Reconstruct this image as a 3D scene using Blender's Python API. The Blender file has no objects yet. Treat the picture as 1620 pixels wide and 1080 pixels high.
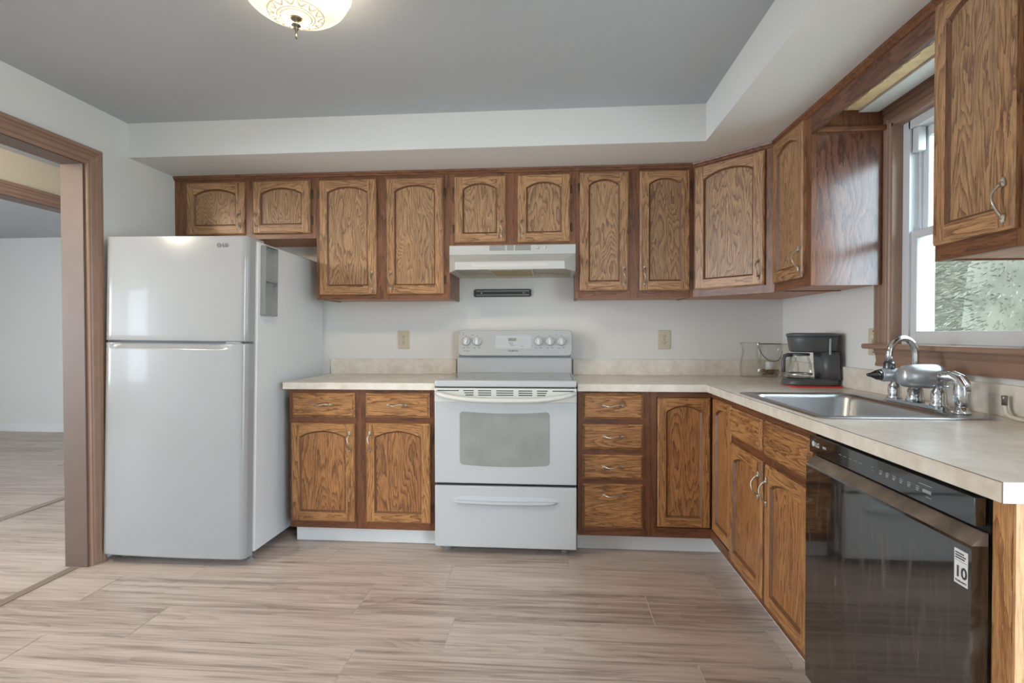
import bpy, bmesh, math, random
from mathutils import Vector, Matrix, Euler

random.seed(11)
S = bpy.context.scene
COL = S.collection
PI = math.pi

# ------------------------------------------------------------------ camera
cam_d = bpy.data.cameras.new('camera')
cam = bpy.data.objects.new('camera', cam_d)
COL.objects.link(cam)
FPX = 828.6
cam_d.sensor_width = 36.0
cam_d.lens = FPX / 1620.0 * 36.0
cam_d.clip_start = 0.05
YAW, PITCH, ROLL = 0.0776, -0.0142, -0.0012
_cp = Vector((0.252, -3.4392, 1.1795))
_r = Vector((math.cos(YAW), math.sin(YAW), 0))
_w0 = Vector((-math.sin(YAW), math.cos(YAW), 0))
_up0 = Vector((0, 0, 1))
_w = _w0 * math.cos(PITCH) + _up0 * math.sin(PITCH)
_u = -_w0 * math.sin(PITCH) + _up0 * math.cos(PITCH)
_r2 = _r * math.cos(ROLL) + _u * math.sin(ROLL)
_u2 = -_r * math.sin(ROLL) + _u * math.cos(ROLL)
_m = Matrix((_r2, _u2, -_w)).transposed().to_4x4()
_m.translation = _cp
cam.matrix_world = _m
S.camera = cam

# ------------------------------------------------------------------ exposure and light
S.view_settings.view_transform = 'Standard'
S.view_settings.look = 'None'
S.view_settings.gamma = 1.0
S.view_settings.use_curve_mapping = False
S.view_settings.exposure = 0.70

world = bpy.data.worlds.new('overcast_sky')
S.world = world
world.use_nodes = True
S.cycles.transparent_max_bounces = 32
_bg = world.node_tree.nodes['Background']
_bg.inputs['Color'].default_value = (0.74, 0.87, 1.0, 1)
_bg.inputs['Strength'].default_value = 7.0


def area(name, loc, rot, sx, sy, power, color, portal=False):
    l = bpy.data.lights.new(name, 'AREA')
    l.shape = 'RECTANGLE'
    l.size, l.size_y = sx, sy
    l.energy = power
    l.color = color
    o = bpy.data.objects.new(name, l)
    COL.objects.link(o)
    o.location = loc
    o.rotation_euler = rot
    if portal:
        l.cycles.is_portal = True
    return o


# daylight portals in the real window openings
area('portal_kitchen_window', (1.84, -1.41, 1.585), (0, PI / 2, 0), 0.95, 0.64, 1, (1, 1, 1), True)
area('portal_patio_door', (1.83, -4.05, 1.08), (0, PI / 2, 0), 2.05, 1.9, 1, (1, 1, 1), True)
area('portal_living_window', (-7.2, -3.9, 1.35), (0, -PI / 2, 0), 1.5, 3.4, 1, (1, 1, 1), True)
# daylight entering at those openings
area('daylight_patio_door', (1.74, -4.05, 1.08), (0, PI / 2, 0), 2.0, 1.85, 13, (0.80, 0.90, 1.0))
area('daylight_living_window', (-7.05, -3.9, 1.35), (0, -PI / 2, 0), 1.4, 3.2, 74, (0.82, 0.91, 1.0))

# ------------------------------------------------------------------ helpers
MW = {}


def lin(c):
    return tuple(((v / 255.0) / 12.92 if v / 255.0 <= 0.04045 else ((v / 255.0 + 0.055) / 1.055) ** 2.4) for v in c) + (1.0,)


def thing(name, label, cat, loc=(0, 0, 0), rot=(0, 0, 0), group=None):
    o = bpy.data.objects.new(name, None)
    COL.objects.link(o)
    o.empty_display_size = 0.05
    o.location = loc
    o.rotation_euler = rot
    MW[o.name] = Matrix.Translation(Vector(loc)) @ Euler(rot).to_matrix().to_4x4()
    tag(o, label, cat, group)
    return o


def tag(o, label, cat, group=None):
    o['label'] = label
    o['category'] = cat
    if group:
        o['group'] = group
    return o


def structure(o, label=None):
    o['kind'] = 'structure'
    if label:
        o['label'] = label
    return o


class MB:
    """collects shapes for ONE mesh object"""

    def __init__(self):
        self.bm = bmesh.new()
        self.smooth = []

    def _mat(self, faces, m, smooth=False):
        for f in faces:
            f.material_index = m
            f.smooth = smooth
        return faces

    def box(self, x0, x1, y0, y1, z0, z1, m=0, bev=0.0, seg=2):
        vs = [self.bm.verts.new(p) for p in ((x0, y0, z0), (x1, y0, z0), (x1, y1, z0), (x0, y1, z0),
                                             (x0, y0, z1), (x1, y0, z1), (x1, y1, z1), (x0, y1, z1))]
        fs = [self.bm.faces.new([vs[i] for i in q]) for q in
              ((0, 3, 2, 1), (4, 5, 6, 7), (0, 1, 5, 4), (1, 2, 6, 5), (2, 3, 7, 6), (3, 0, 4, 7))]
        self._mat(fs, m)
        if bev > 0:
            es = list({e for f in fs for e in f.edges})
            r = bmesh.ops.bevel(self.bm, geom=es, offset=bev, segments=seg, profile=0.5, affect='EDGES')
            self._mat(r['faces'], m, True)
        return vs

    def quad(self, pts, m=0, smooth=False):
        f = self.bm.faces.new([self.bm.verts.new(p) for p in pts])
        f.material_index = m
        f.smooth = smooth
        return f

    def prism(self, pts, fn, lo, hi, m=0, smooth_side=False):
        """pts 2D polygon; fn(a,b,t)->xyz; t from lo to hi"""
        A = [self.bm.verts.new(fn(a, b, lo)) for a, b in pts]
        B = [self.bm.verts.new(fn(a, b, hi)) for a, b in pts]
        n = len(pts)
        fs = [self.bm.faces.new(A[::-1]), self.bm.faces.new(B)]
        self._mat(fs, m)
        side = [self.bm.faces.new((A[i], A[(i + 1) % n], B[(i + 1) % n], B[i])) for i in range(n)]
        self._mat(side, m, smooth_side)
        return A, B

    def lathe(self, prof, c=(0, 0, 0), axis='z', seg=32, m=0, closed=True, smooth=True, sx=1.0, sy=1.0):
        """prof: list of (radius, height) along axis"""
        rings = []
        c = Vector(c)
        for r, h in prof:
            if r < 1e-6:
                p = {'z': (0, 0, h), 'x': (h, 0, 0), 'y': (0, h, 0)}[axis]
                rings.append([self.bm.verts.new(c + Vector(p))])
                continue
            ring = []
            for k in range(seg):
                a = 2 * PI * k / seg
                u, v = r * math.cos(a) * sx, r * math.sin(a) * sy
                p = {'z': (u, v, h), 'x': (h, u, v), 'y': (v, h, u)}[axis]
                ring.append(self.bm.verts.new(c + Vector(p)))
            rings.append(ring)
        for i in range(len(rings) - 1):
            a, b = rings[i], rings[i + 1]
            for k in range(seg):
                k2 = (k + 1) % seg
                if len(a) == 1 and len(b) == 1:
                    continue
                if len(a) == 1:
                    f = self.bm.faces.new((a[0], b[k2], b[k])) if False else self.bm.faces.new((a[0], b[k], b[k2]))
                elif len(b) == 1:
                    f = self.bm.faces.new((a[k], b[0], a[k2]))
                else:
                    f = self.bm.faces.new((a[k], b[k], b[k2], a[k2]))
                f.material_index = m
                f.smooth = smooth
        if closed:
            for ring in (rings[0], rings[-1]):
                if len(ring) > 2:
                    f = self.bm.faces.new(ring)
                    f.material_index = m
        return rings

    def tube(self, pts, rad, seg=12, m=0, caps=True, flat=1.0):
        pts = [Vector(p) for p in pts]
        n = len(pts)
        rads = rad if isinstance(rad, (list, tuple)) else [rad] * n
        rings = []
        prev = None
        for i, p in enumerate(pts):
            t = (pts[min(i + 1, n - 1)] - pts[max(i - 1, 0)]).normalized()
            if prev is None:
                ref = Vector((0, 0, 1)) if abs(t.z) < 0.9 else Vector((1, 0, 0))
                nrm = t.cross(ref).normalized()
            else:
                nrm = (prev - t * prev.dot(t)).normalized()
            prev = nrm
            b = t.cross(nrm)
            rings.append([self.bm.verts.new(p + (nrm * math.cos(2 * PI * k / seg) + b * math.sin(2 * PI * k / seg) * flat) * rads[i])
                          for k in range(seg)])
        for i in range(n - 1):
            for k in range(seg):
                k2 = (k + 1) % seg
                f = self.bm.faces.new((rings[i][k], rings[i][k2], rings[i + 1][k2], rings[i + 1][k]))
                f.material_index = m
                f.smooth = True
        if caps:
            for r in (rings[0][::-1], rings[-1]):
                f = self.bm.faces.new(r)
                f.material_index = m

    def sphere(self, c, r, m=0, sx=1, sy=1, sz=1, u=16, v=10):
        rr = bmesh.ops.create_uvsphere(self.bm, u_segments=u, v_segments=v, radius=r)
        for vt in rr['verts']:
            vt.co = Vector((vt.co.x * sx, vt.co.y * sy, vt.co.z * sz)) + Vector(c)
        self._mat({f for vt in rr['verts'] for f in vt.link_faces}, m, True)

    def sweep(self, path, prof, fn, m=0):
        """path: 2D polyline (a,b); prof: [(u outward-left, v protrusion)]; fn(a,b,v)->xyz; mitred"""
        P = [Vector(p) for p in path]
        n = len(P)
        rows = []
        for i in range(n):
            d1 = (P[i] - P[i - 1]).normalized() if i > 0 else None
            d2 = (P[i + 1] - P[i]).normalized() if i < n - 1 else None
            n1 = Vector((-d1.y, d1.x)) if d1 else None
            n2 = Vector((-d2.y, d2.x)) if d2 else None
            if n1 is None:
                o = n2
            elif n2 is None:
                o = n1
            else:
                s = n1 + n2
                o = s / (s.dot(n1))
            rows.append([self.bm.verts.new(fn(P[i].x + o.x * u, P[i].y + o.y * u, v)) for u, v in prof])
        k = len(prof)
        for i in range(n - 1):
            for j in range(k):
                j2 = (j + 1) % k
                f = self.bm.faces.new((rows[i][j], rows[i + 1][j], rows[i + 1][j2], rows[i][j2]))
                f.material_index = m
        for r in (rows[0], rows[-1]):
            f = self.bm.faces.new(r)
            f.material_index = m

    def build(self, name, mats, parent=None, world=True, loc=None, rotz=0.0, fixn=True):
        if fixn:
            bmesh.ops.recalc_face_normals(self.bm, faces=self.bm.faces)
        me = bpy.data.meshes.new(name)
        M = MW[parent.name] if parent is not None else Matrix.Identity(4)
        if world and parent is not None:
            self.bm.transform(M.inverted())
        self.bm.to_mesh(me)
        self.bm.free()
        for mt in (mats if isinstance(mats, (list, tuple)) else [mats]):
            me.materials.append(mt)
        o = bpy.data.objects.new(name, me)
        COL.objects.link(o)
        L = Matrix.Identity(4)
        if loc is not None:
            o.location = loc
            o.rotation_euler = (0, 0, rotz)
            L = Matrix.Translation(Vector(loc)) @ Matrix.Rotation(rotz, 4, 'Z')
        if parent is not None:
            o.parent = parent
        MW[o.name] = M @ L
        return o


def link_copy(mesh, name, parent, loc, rot=(0, 0, 0)):
    o = bpy.data.objects.new(name, mesh)
    COL.objects.link(o)
    o.location = loc
    o.rotation_euler = rot
    o.parent = parent
    MW[o.name] = MW[parent.name] @ Matrix.Translation(Vector(loc)) @ Euler(rot).to_matrix().to_4x4()
    return o


def text_mesh(name, s, size, mat, parent, matrix_local, extr=0.0004, align='LEFT', bold=0.0):
    cu = bpy.data.curves.new(name, 'FONT')
    cu.body = s
    cu.size = size
    cu.extrude = extr
    cu.offset = bold
    cu.align_x = align
    cu.resolution_u = 3
    tmp = bpy.data.objects.new('lettering_source', cu)
    COL.objects.link(tmp)
    dg = bpy.context.evaluated_depsgraph_get()
    me = bpy.data.meshes.new_from_object(tmp.evaluated_get(dg))
    bpy.data.objects.remove(tmp)
    bpy.data.curves.remove(cu)
    me.transform(matrix_local)
    me.materials.clear()
    me.materials.append(mat)
    o = bpy.data.objects.new(name, me)
    COL.objects.link(o)
    o.parent = parent
    MW[o.name] = MW[parent.name]
    return o


def rrect(x0, x1, z0, z1, r, n=5):
    pts = []
    for cx, cz, a0 in ((x1 - r, z1 - r, 0), (x0 + r, z1 - r, PI / 2), (x0 + r, z0 + r, PI), (x1 - r, z0 + r, 1.5 * PI)):
        for k in range(n + 1):
            a = a0 + PI / 2 * k / n
            pts.append((cx + r * math.cos(a), cz + r * math.sin(a)))
    return pts


XZ = lambda a, b, t: (a, t, b)      # polygon in x,z ; extruded along y
YZ = lambda a, b, t: (t, a, b)      # polygon in y,z ; extruded along x
XY = lambda a, b, t: (a, b, t)      # polygon in x,y ; extruded along z

# ------------------------------------------------------------------ materials


def pbr(name, col, rough=0.5, metal=0.0, spec=0.5, coat=0.0, noise=0.0, nscale=8.0, bump=0.0, bscale=60.0, trans=0.0, ior=1.45):
    m = bpy.data.materials.new(name)
    m.use_nodes = True
    nt = m.node_tree
    b = nt.nodes['Principled BSDF']
    c = lin(col) if max(col) > 1 else tuple(col) + (1,)
    b.inputs['Base Color'].default_value = c
    b.inputs['Roughness'].default_value = rough
    b.inputs['Metallic'].default_value = metal
    b.inputs['Specular IOR Level'].default_value = spec
    b.inputs['Coat Weight'].default_value = coat
    b.inputs['Transmission Weight'].default_value = trans
    b.inputs['IOR'].default_value = ior
    if noise or bump:
        tc = nt.nodes.new('ShaderNodeTexCoord')
        if noise:
            n = nt.nodes.new('ShaderNodeTexNoise')
            n.inputs['Scale'].default_value = nscale
            n.inputs['Detail'].default_value = 5
            nt.links.new(tc.outputs['Object'], n.inputs['Vector'])
            r = nt.nodes.new('ShaderNodeValToRGB')
            r.color_ramp.elements[0].position = 0.3
            r.color_ramp.elements[1].position = 0.7
            r.color_ramp.elements[0].color = tuple(v * (1 - noise) for v in c[:3]) + (1,)
            r.color_ramp.elements[1].color = tuple(min(1, v * (1 + noise)) for v in c[:3]) + (1,)
            nt.links.new(n.outputs['Fac'], r.inputs['Fac'])
            nt.links.new(r.outputs['Color'], b.inputs['Base Color'])
        if bump:
            n2 = nt.nodes.new('ShaderNodeTexNoise')
            n2.inputs['Scale'].default_value = bscale
            n2.inputs['Detail'].default_value = 3
            nt.links.new(tc.outputs['Object'], n2.inputs['Vector'])
            bp = nt.nodes.new('ShaderNodeBump')
            bp.inputs['Strength'].default_value = bump
            bp.inputs['Distance'].default_value = 0.002
            nt.links.new(n2.outputs['Fac'], bp.inputs['Height'])
            nt.links.new(bp.outputs['Normal'], b.inputs['Normal'])
    return m


def oak(name, light, dark, axis='z', rings=16.0, contrast=0.74, rough=0.38, pore=0.65, stretch=0.1, base_scale=7.0, perp='x'):
    """plain-sawn oak: contour lines of stretched noise make the cathedral grain"""
    m = bpy.data.materials.new(name)
    m.use_nodes = True
    nt = m.node_tree
    N, Lk = nt.nodes, nt.links
    b = N['Principled BSDF']
    tc = N.new('ShaderNodeTexCoord')
    oi = N.new('ShaderNodeObjectInfo')
    off = N.new('ShaderNodeVectorMath')
    off.operation = 'SCALE'
    off.inputs[0].default_value = (31.7, 17.3, 23.9)
    Lk.new(oi.outputs['Random'], off.inputs['Scale'])
    add = N.new('ShaderNodeVectorMath')
    Lk.new(tc.outputs['Object'], add.inputs[0])
    Lk.new(off.outputs[0], add.inputs[1])

    def mapped(across, along):
        mp = N.new('ShaderNodeMapping')
        sc = {'z': (across, across, along), 'x': (along, across, across), 'y': (across, along, across)}[axis]
        mp.inputs['Scale'].default_value = sc
        Lk.new(add.outputs[0], mp.inputs['Vector'])
        return mp

    def noise(mp, scale, detail, rgh=0.5, dist=0.0):
        n = N.new('ShaderNodeTexNoise')
        n.inputs['Scale'].default_value = scale
        n.inputs['Detail'].default_value = detail
        n.inputs['Roughness'].default_value = rgh
        n.inputs['Distortion'].default_value = dist
        Lk.new(mp.outputs[0], n.inputs['Vector'])
        return n

    def math_(op, a, bval):
        k = N.new('ShaderNodeMath')
        k.operation = op
        for i, v in enumerate((a, bval)):
            if v is None:
                continue
            if isinstance(v, (int, float)):
                k.inputs[i].default_value = v
            else:
                Lk.new(v, k.inputs[i])
        return k.outputs[0]

    n1 = noise(mapped(1, stretch), base_scale, 1.5, 0.45, 0.25)
    wob = noise(mapped(1, 0.16), 70, 3, 0.65)
    h = math_('MULTIPLY', n1.outputs['Fac'], rings)
    h = math_('ADD', h, math_('MULTIPLY', wob.outputs['Fac'], 1.3))
    saw = math_('FRACT', h, None)
    ring = math_('POWER', saw, 2.2)
    pores = noise(mapped(1, 0.05), 300, 2, 0.7)
    pr = N.new('ShaderNodeMapRange')
    pr.inputs['From Min'].default_value = 0.42
    pr.inputs['From Max'].default_value = 0.68
    Lk.new(pores.outputs['Fac'], pr.inputs['Value'])
    big = noise(mapped(1, 0.4), 5, 2)
    f = math_('ADD', math_('MULTIPLY', ring, contrast), math_('MULTIPLY', pr.outputs[0], pore))
    f = math_('ADD', f, math_('MULTIPLY', math_('SUBTRACT', big.outputs['Fac'], 0.5), 0.7))
    f = math_('ADD', f, math_('MULTIPLY', math_('SUBTRACT', oi.outputs['Random'], 0.5), 0.14))
    mx = N.new('ShaderNodeMix')
    mx.data_type = 'RGBA'
    mx.clamp_factor = True
    Lk.new(f, mx.inputs['Factor'])
    mx.inputs['A'].default_value = lin(light)
    mx.inputs['B'].default_value = lin(dark)
    Lk.new(mx.outputs['Result'], b.inputs['Base Color'])
    b.inputs['Roughness'].default_value = rough
    bp = N.new('ShaderNodeBump')
    bp.inputs['Strength'].default_value = 0.25
    bp.inputs['Distance'].default_value = 0.0008
    bp.invert = True
    Lk.new(f, bp.inputs['Height'])
    Lk.new(bp.outputs['Normal'], b.inputs['Normal'])
    return m


OAKL, OAKD = (194, 149, 106), (112, 77, 53)
oak_v = oak('oak_upright_grain', OAKL, OAKD, 'z', base_scale=13, rings=15, stretch=0.09)
oak_h = oak('oak_level_grain', OAKL, OAKD, 'x', base_scale=13, rings=15, stretch=0.09)
oak_panel = oak('oak_panel_grain', (188, 148, 108), (116, 86, 64), 'z', rings=24, contrast=0.82, base_scale=10.0, stretch=0.2)
oak_groove = oak('oak_stained_shaded_groove', (122, 84, 56), (84, 54, 36), 'z', contrast=0.4)  # pooled stain, with the bevel's shadow also painted into the dark tone
frame_v = oak('dark_oak_upright_grain', (142, 94, 64), (84, 54, 38), 'z', contrast=0.6, rings=10)
frame_h = oak('dark_oak_level_grain', (142, 94, 64), (84, 54, 38), 'x', contrast=0.6, rings=10)
frame_y = oak('dark_oak_deep_grain', (142, 94, 64), (84, 54, 38), 'y', contrast=0.6, rings=10)
under_ply = oak('orange_plywood', (196, 132, 78), (150, 94, 54), 'x', contrast=0.35, rings=8)
LOKL, LOKD = (188, 136, 84), (104, 64, 36)
low_v = oak('warm_oak_upright_grain', LOKL, LOKD, 'z', base_scale=13, rings=15, stretch=0.09)
low_h = oak('warm_oak_level_grain', LOKL, LOKD, 'x', base_scale=14, rings=15, stretch=0.1)
low_panel = oak('warm_oak_panel_grain', (180, 126, 78), (100, 62, 36), 'z', rings=22, contrast=0.8, base_scale=10.0, stretch=0.14)
lowframe_v = oak('dark_warm_oak_upright', (128, 80, 50), (74, 44, 28), 'z', contrast=0.6, rings=10)
lowframe_h = oak('dark_warm_oak_level', (128, 80, 50), (74, 44, 28), 'x', contrast=0.6, rings=10)
gloss_side = oak('glossy_dark_oak_veneer', (138, 92, 74), (78, 48, 38), 'z', contrast=0.75, rings=12, rough=0.2, stretch=0.3, base_scale=6)
gloss_side.node_tree.nodes['Principled BSDF'].inputs['Coat Weight'].default_value = 1.0
gloss_side.node_tree.nodes['Principled BSDF'].inputs['Coat Roughness'].default_value = 0.18
end_oak = oak('pale_oak_end_panel', (206, 158, 106), (142, 94, 56), 'z', rings=14, stretch=0.16)

wall_paint = pbr('wall_paint_off_white', (226, 225, 222), 0.75, noise=0.01, nscale=2, bump=0.06, bscale=90)
hall_paint = pbr('wall_paint_beige', (222, 208, 184), 0.8, bump=0.05)
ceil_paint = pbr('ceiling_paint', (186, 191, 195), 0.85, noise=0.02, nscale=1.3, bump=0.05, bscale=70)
white_trim = pbr('white_gloss_trim', (232, 232, 230), 0.4)
brown_trim = pbr('brown_painted_trim', (152, 122, 104), 0.38, noise=0.06, nscale=14)
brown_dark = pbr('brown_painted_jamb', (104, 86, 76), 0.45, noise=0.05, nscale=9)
vinyl = pbr('white_vinyl', (216, 218, 219), 0.35)
appl = pbr('white_enamel', (190, 191, 192), 0.22, coat=0.3, bump=0.02, bscale=220)
fridge_white = pbr('cool_white_fridge_enamel', (154, 155, 156), 0.16, coat=0.25, bump=0.02, bscale=220)
appl_side = pbr('white_textured_steel', (212, 214, 215), 0.42, bump=0.08, bscale=300)
appl_cream = pbr('warm_white_plastic', (212, 211, 204), 0.32)
hood_white = pbr('off_white_hood_enamel', (200, 200, 196), 0.35)
dark_gap = pbr('dark_gap', (38, 37, 38), 0.7)
grey_gap = pbr('grey_gasket', (112, 114, 116), 0.6)
silver_print = pbr('grey_print', (96, 98, 100), 0.5)
black_gloss = pbr('black_gloss_plastic', (22, 21, 21), 0.1, coat=1.0, ior=1.6)
chrome = pbr('polished_chrome', (214, 216, 218), 0.08, 1.0)
steel = pbr('brushed_stainless', (196, 198, 200), 0.3, 1.0, bump=0.05, bscale=200)
silver_plastic = pbr('silver_plastic', (186, 189, 193), 0.3, 0.65)
pewter = pbr('antique_pewter', (190, 180, 164), 0.3, 0.85)
bronze = pbr('dark_bronze_hinge', (92, 76, 64), 0.4, 0.6)
almond = pbr('almond_plastic', (202, 192, 168), 0.4)
almond_dark = pbr('dark_slot', (70, 62, 54), 0.6)
charcoal = pbr('charcoal_plastic', (84, 85, 87), 0.35, noise=0.06, nscale=30)
charcoal_lid = pbr('dark_grey_plastic_lid', (96, 100, 105), 0.3)
red_mat = pbr('red_silicone', (206, 66, 54), 0.5)
strip_black = pbr('black_satin_plastic', (66, 67, 68), 0.45)
strip_steel = pbr('grey_magnet_bar', (142, 142, 140), 0.35, 0.5)
greymetal = pbr('grey_plastic_tray', (150, 152, 152), 0.45, 0.2, noise=0.08, nscale=12)
filter_mesh = pbr('greasy_filter_mesh', (176, 158, 118), 0.6, noise=0.25, nscale=60)
hood_under = pbr('hood_underside_enamel', (196, 192, 178), 0.5, noise=0.05, nscale=20)
lcd = pbr('green_grey_display', (142, 150, 136), 0.3)
panel_grey = pbr('pale_grey_panel', (200, 203, 205), 0.3)
knob_white = pbr('white_knob_plastic', (236, 237, 238), 0.28)
knob_ring = pbr('grey_knob_ring', (196, 199, 201), 0.4)
rubber = pbr('grey_rubber_foot', (128, 126, 122), 0.6)
hose_white = pbr('white_hose', (220, 214, 202), 0.4)
wire_dark = pbr('dark_wire', (70, 62, 52), 0.45, 0.6)
potpourri = pbr('dried_potpourri', (140, 116, 84), 0.8, noise=0.5, nscale=90)
candle = pbr('white_wax', (228, 228, 228), 0.5)
old_tape = pbr('yellowed_wood_strip', (228, 200, 156), 0.7, noise=0.12, nscale=30)
sticker_w = pbr('sticker_paper', (226, 228, 229), 0.45)
sticker_k = pbr('sticker_ink', (62, 64, 66), 0.5)
print_pale = pbr('pale_grey_print', (196, 198, 200), 0.5)
bark = pbr('tree_bark', (84, 70, 58), 0.9, noise=0.2, nscale=20)
foliage = pbr('evergreen_needles', (84, 82, 68), 0.8, noise=0.35, nscale=1.8)
foliage2 = pbr('pale_evergreen_needles', (92, 89, 76), 0.8, noise=0.35, nscale=1.8)
grass_m = pbr('winter_grass', (172, 172, 160), 0.95, noise=0.15, nscale=2)
grease = pbr('grime', (96, 84, 70), 0.6)


def glass_mat(name, tint=(1, 1, 1), rough=0.0, mixf=0.12, clear=0.9, limit=1.0):
    """thin clear glass: transparent with a Fresnel-weighted reflection"""
    m = bpy.data.materials.new(name)
    m.use_nodes = True
    nt = m.node_tree
    nt.nodes.remove(nt.nodes['Principled BSDF'])
    out = nt.nodes['Material Output']
    tr = nt.nodes.new('ShaderNodeBsdfTransparent')
    tr.inputs['Color'].default_value = tuple(clear * t for t in tint) + (1,)
    gl = nt.nodes.new('ShaderNodeBsdfGlossy')
    gl.inputs['Roughness'].default_value = rough
    lw = nt.nodes.new('ShaderNodeLayerWeight')
    lw.inputs['Blend'].default_value = mixf
    mx = nt.nodes.new('ShaderNodeMixShader')
    lim = nt.nodes.new('ShaderNodeMath')
    lim.operation = 'MULTIPLY'
    lim.inputs[1].default_value = limit
    nt.links.new(lw.outputs['Fresnel'], lim.inputs[0])
    nt.links.new(lim.outputs[0], mx.inputs['Fac'])
    nt.links.new(tr.outputs[0], mx.inputs[1])
    nt.links.new(gl.outputs[0], mx.inputs[2])
    nt.links.new(mx.outputs[0], out.inputs['Surface'])
    return m


pane_glass = glass_mat('window_glass', (0.97, 1, 0.99), 0.0, 0.1, 0.95)
clear_glass = glass_mat('clear_glass', (1.0, 1.0, 0.985), 0.05, 0.22, 0.95, 0.5)


def laminate():
    m = pbr('beige_stone_laminate', (214, 206, 194), 0.28)
    nt = m.node_tree
    b = nt.nodes['Principled BSDF']
    tc = nt.nodes.new('ShaderNodeTexCoord')
    n = nt.nodes.new('ShaderNodeTexNoise')
    n.inputs['Scale'].default_value = 26
    n.inputs['Detail'].default_value = 8
    n.inputs['Roughness'].default_value = 0.65
    n2 = nt.nodes.new('ShaderNodeTexNoise')
    n2.inputs['Scale'].default_value = 7
    n2.inputs['Detail'].default_value = 3
    nt.links.new(tc.outputs['Object'], n.inputs['Vector'])
    nt.links.new(tc.outputs['Object'], n2.inputs['Vector'])
    ad = nt.nodes.new('ShaderNodeMath')
    nt.links.new(n.outputs['Fac'], ad.inputs[0])
    nt.links.new(n2.outputs['Fac'], ad.inputs[1])
    r = nt.nodes.new('ShaderNodeValToRGB')
    mr = nt.nodes.new('ShaderNodeMath')
    mr.operation = 'MULTIPLY'
    mr.inputs[1].default_value = 0.5
    nt.links.new(ad.outputs[0], mr.inputs[0])
    r.color_ramp.elements[0].position = 0.38
    r.color_ramp.elements[0].color = lin((212, 202, 188))
    r.color_ramp.elements[1].position = 0.62
    r.color_ramp.elements[1].color = lin((234, 228, 218))
    nt.links.new(mr.outputs[0], r.inputs['Fac'])
    nt.links.new(r.outputs['Color'], b.inputs['Base Color'])
    return m


lam = laminate()
lam_edge = pbr('laminate_dark_seam', (120, 100, 84), 0.5)


def floor_mat():
    m = bpy.data.materials.new('grey_brown_plank')
    m.use_nodes = True
    nt = m.node_tree
    N, Lk = nt.nodes, nt.links
    b = N['Principled BSDF']
    at = N.new('ShaderNodeAttribute')
    at.attribute_name = 'plank'
    tc = N.new('ShaderNodeTexCoord')
    off = N.new('ShaderNodeVectorMath')
    off.operation = 'MULTIPLY_ADD'
    off.inputs[1].default_value = (7.3, 13.1, 5.0)
    Lk.new(at.outputs['Color'], off.inputs[0])
    Lk.new(tc.outputs['Object'], off.inputs[2])

    def nz(sx, sy, scale, det, dist=0.0, rg=0.55):
        mp = N.new('ShaderNodeMapping')
        mp.inputs['Scale'].default_value = (sx, sy, 1)
        Lk.new(off.outputs[0], mp.inputs['Vector'])
        n = N.new('ShaderNodeTexNoise')
        n.inputs['Scale'].default_value = scale
        n.inputs['Detail'].default_value = det
        n.inputs['Distortion'].default_value = dist
        n.inputs['Roughness'].default_value = rg
        Lk.new(mp.outputs[0], n.inputs['Vector'])
        return n.outputs['Fac']

    def mt(op, a, c):
        k = N.new('ShaderNodeMath')
        k.operation = op
        for i, v in enumerate((a, c)):
            if isinstance(v, (int, float)):
                k.inputs[i].default_value = v
            elif v is not None:
                Lk.new(v, k.inputs[i])
        return k.outputs[0]

    a = nz(0.045, 1, 38, 5, 0.3)
    fine = nz(0.03, 1, 150, 3)
    cont = mt('POWER', mt('FRACT', mt('MULTIPLY', nz(0.14, 1, 7, 1.5, 0.3), 13.0), None), 2.0)
    blot = nz(0.22, 1, 5.0, 2)
    f = mt('ADD', mt('MULTIPLY', a, 0.72), mt('MULTIPLY', fine, 0.4))
    f = mt('ADD', f, mt('MULTIPLY', cont, 0.08))
    f = mt('ADD', f, mt('MULTIPLY', blot, 0.34))
    sep = N.new('ShaderNodeSeparateColor')
    Lk.new(at.outputs['Color'], sep.inputs[0])
    f = mt('ADD', f, mt('MULTIPLY', sep.outputs[2], 0.12))
    r = N.new('ShaderNodeValToRGB')
    e = r.color_ramp.elements
    e[0].position = 0.5
    e[0].color = lin((214, 199, 189))
    e[1].position = 1.05
    e[1].color = lin((142, 125, 115))
    k = r.color_ramp.elements.new(0.78)
    k.color = lin((190, 174, 163))
    Lk.new(f, r.inputs['Fac'])
    Lk.new(r.outputs['Color'], b.inputs['Base Color'])
    b.inputs['Roughness'].default_value = 0.36
    bp = N.new('ShaderNodeBump')
    bp.inputs['Strength'].default_value = 0.12
    bp.inputs['Distance'].default_value = 0.001
    Lk.new(fine, bp.inputs['Height'])
    Lk.new(bp.outputs['Normal'], b.inputs['Normal'])
    return m


plank_m = floor_mat()
seam_m = pbr('pale_plank_seam', (222, 212, 202), 0.6)

# ------------------------------------------------------------------ the setting
XL, XR = -2.10, 1.704
ZC = 2.35          # ceiling
ZS = 2.161         # soffit underside
YF = -6.3          # wall behind the camera
CAS_Y = -0.957     # inner edge of the cased opening
DOOR_Y2 = -2.85
DOOR_Z = 2.055

# floor: one mesh, each plank a face with its own tone
bm = bmesh.new()
lay = bm.loops.layers.color.new('plank')
ROW = 0.2455
known = {0: -0.92, 1: -0.25, 2: -0.587, 3: -0.155, 4: -0.486}
g = 0.0019
X0, X1, Y0, Y1 = -7.3, 1.85, -6.42, 2.6


def add_face(pts, mat, colr):
    f = bm.faces.new([bm.verts.new(p) for p in pts])
    f.material_index = mat
    for lp in f.loops:
        lp[lay] = colr


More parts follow.
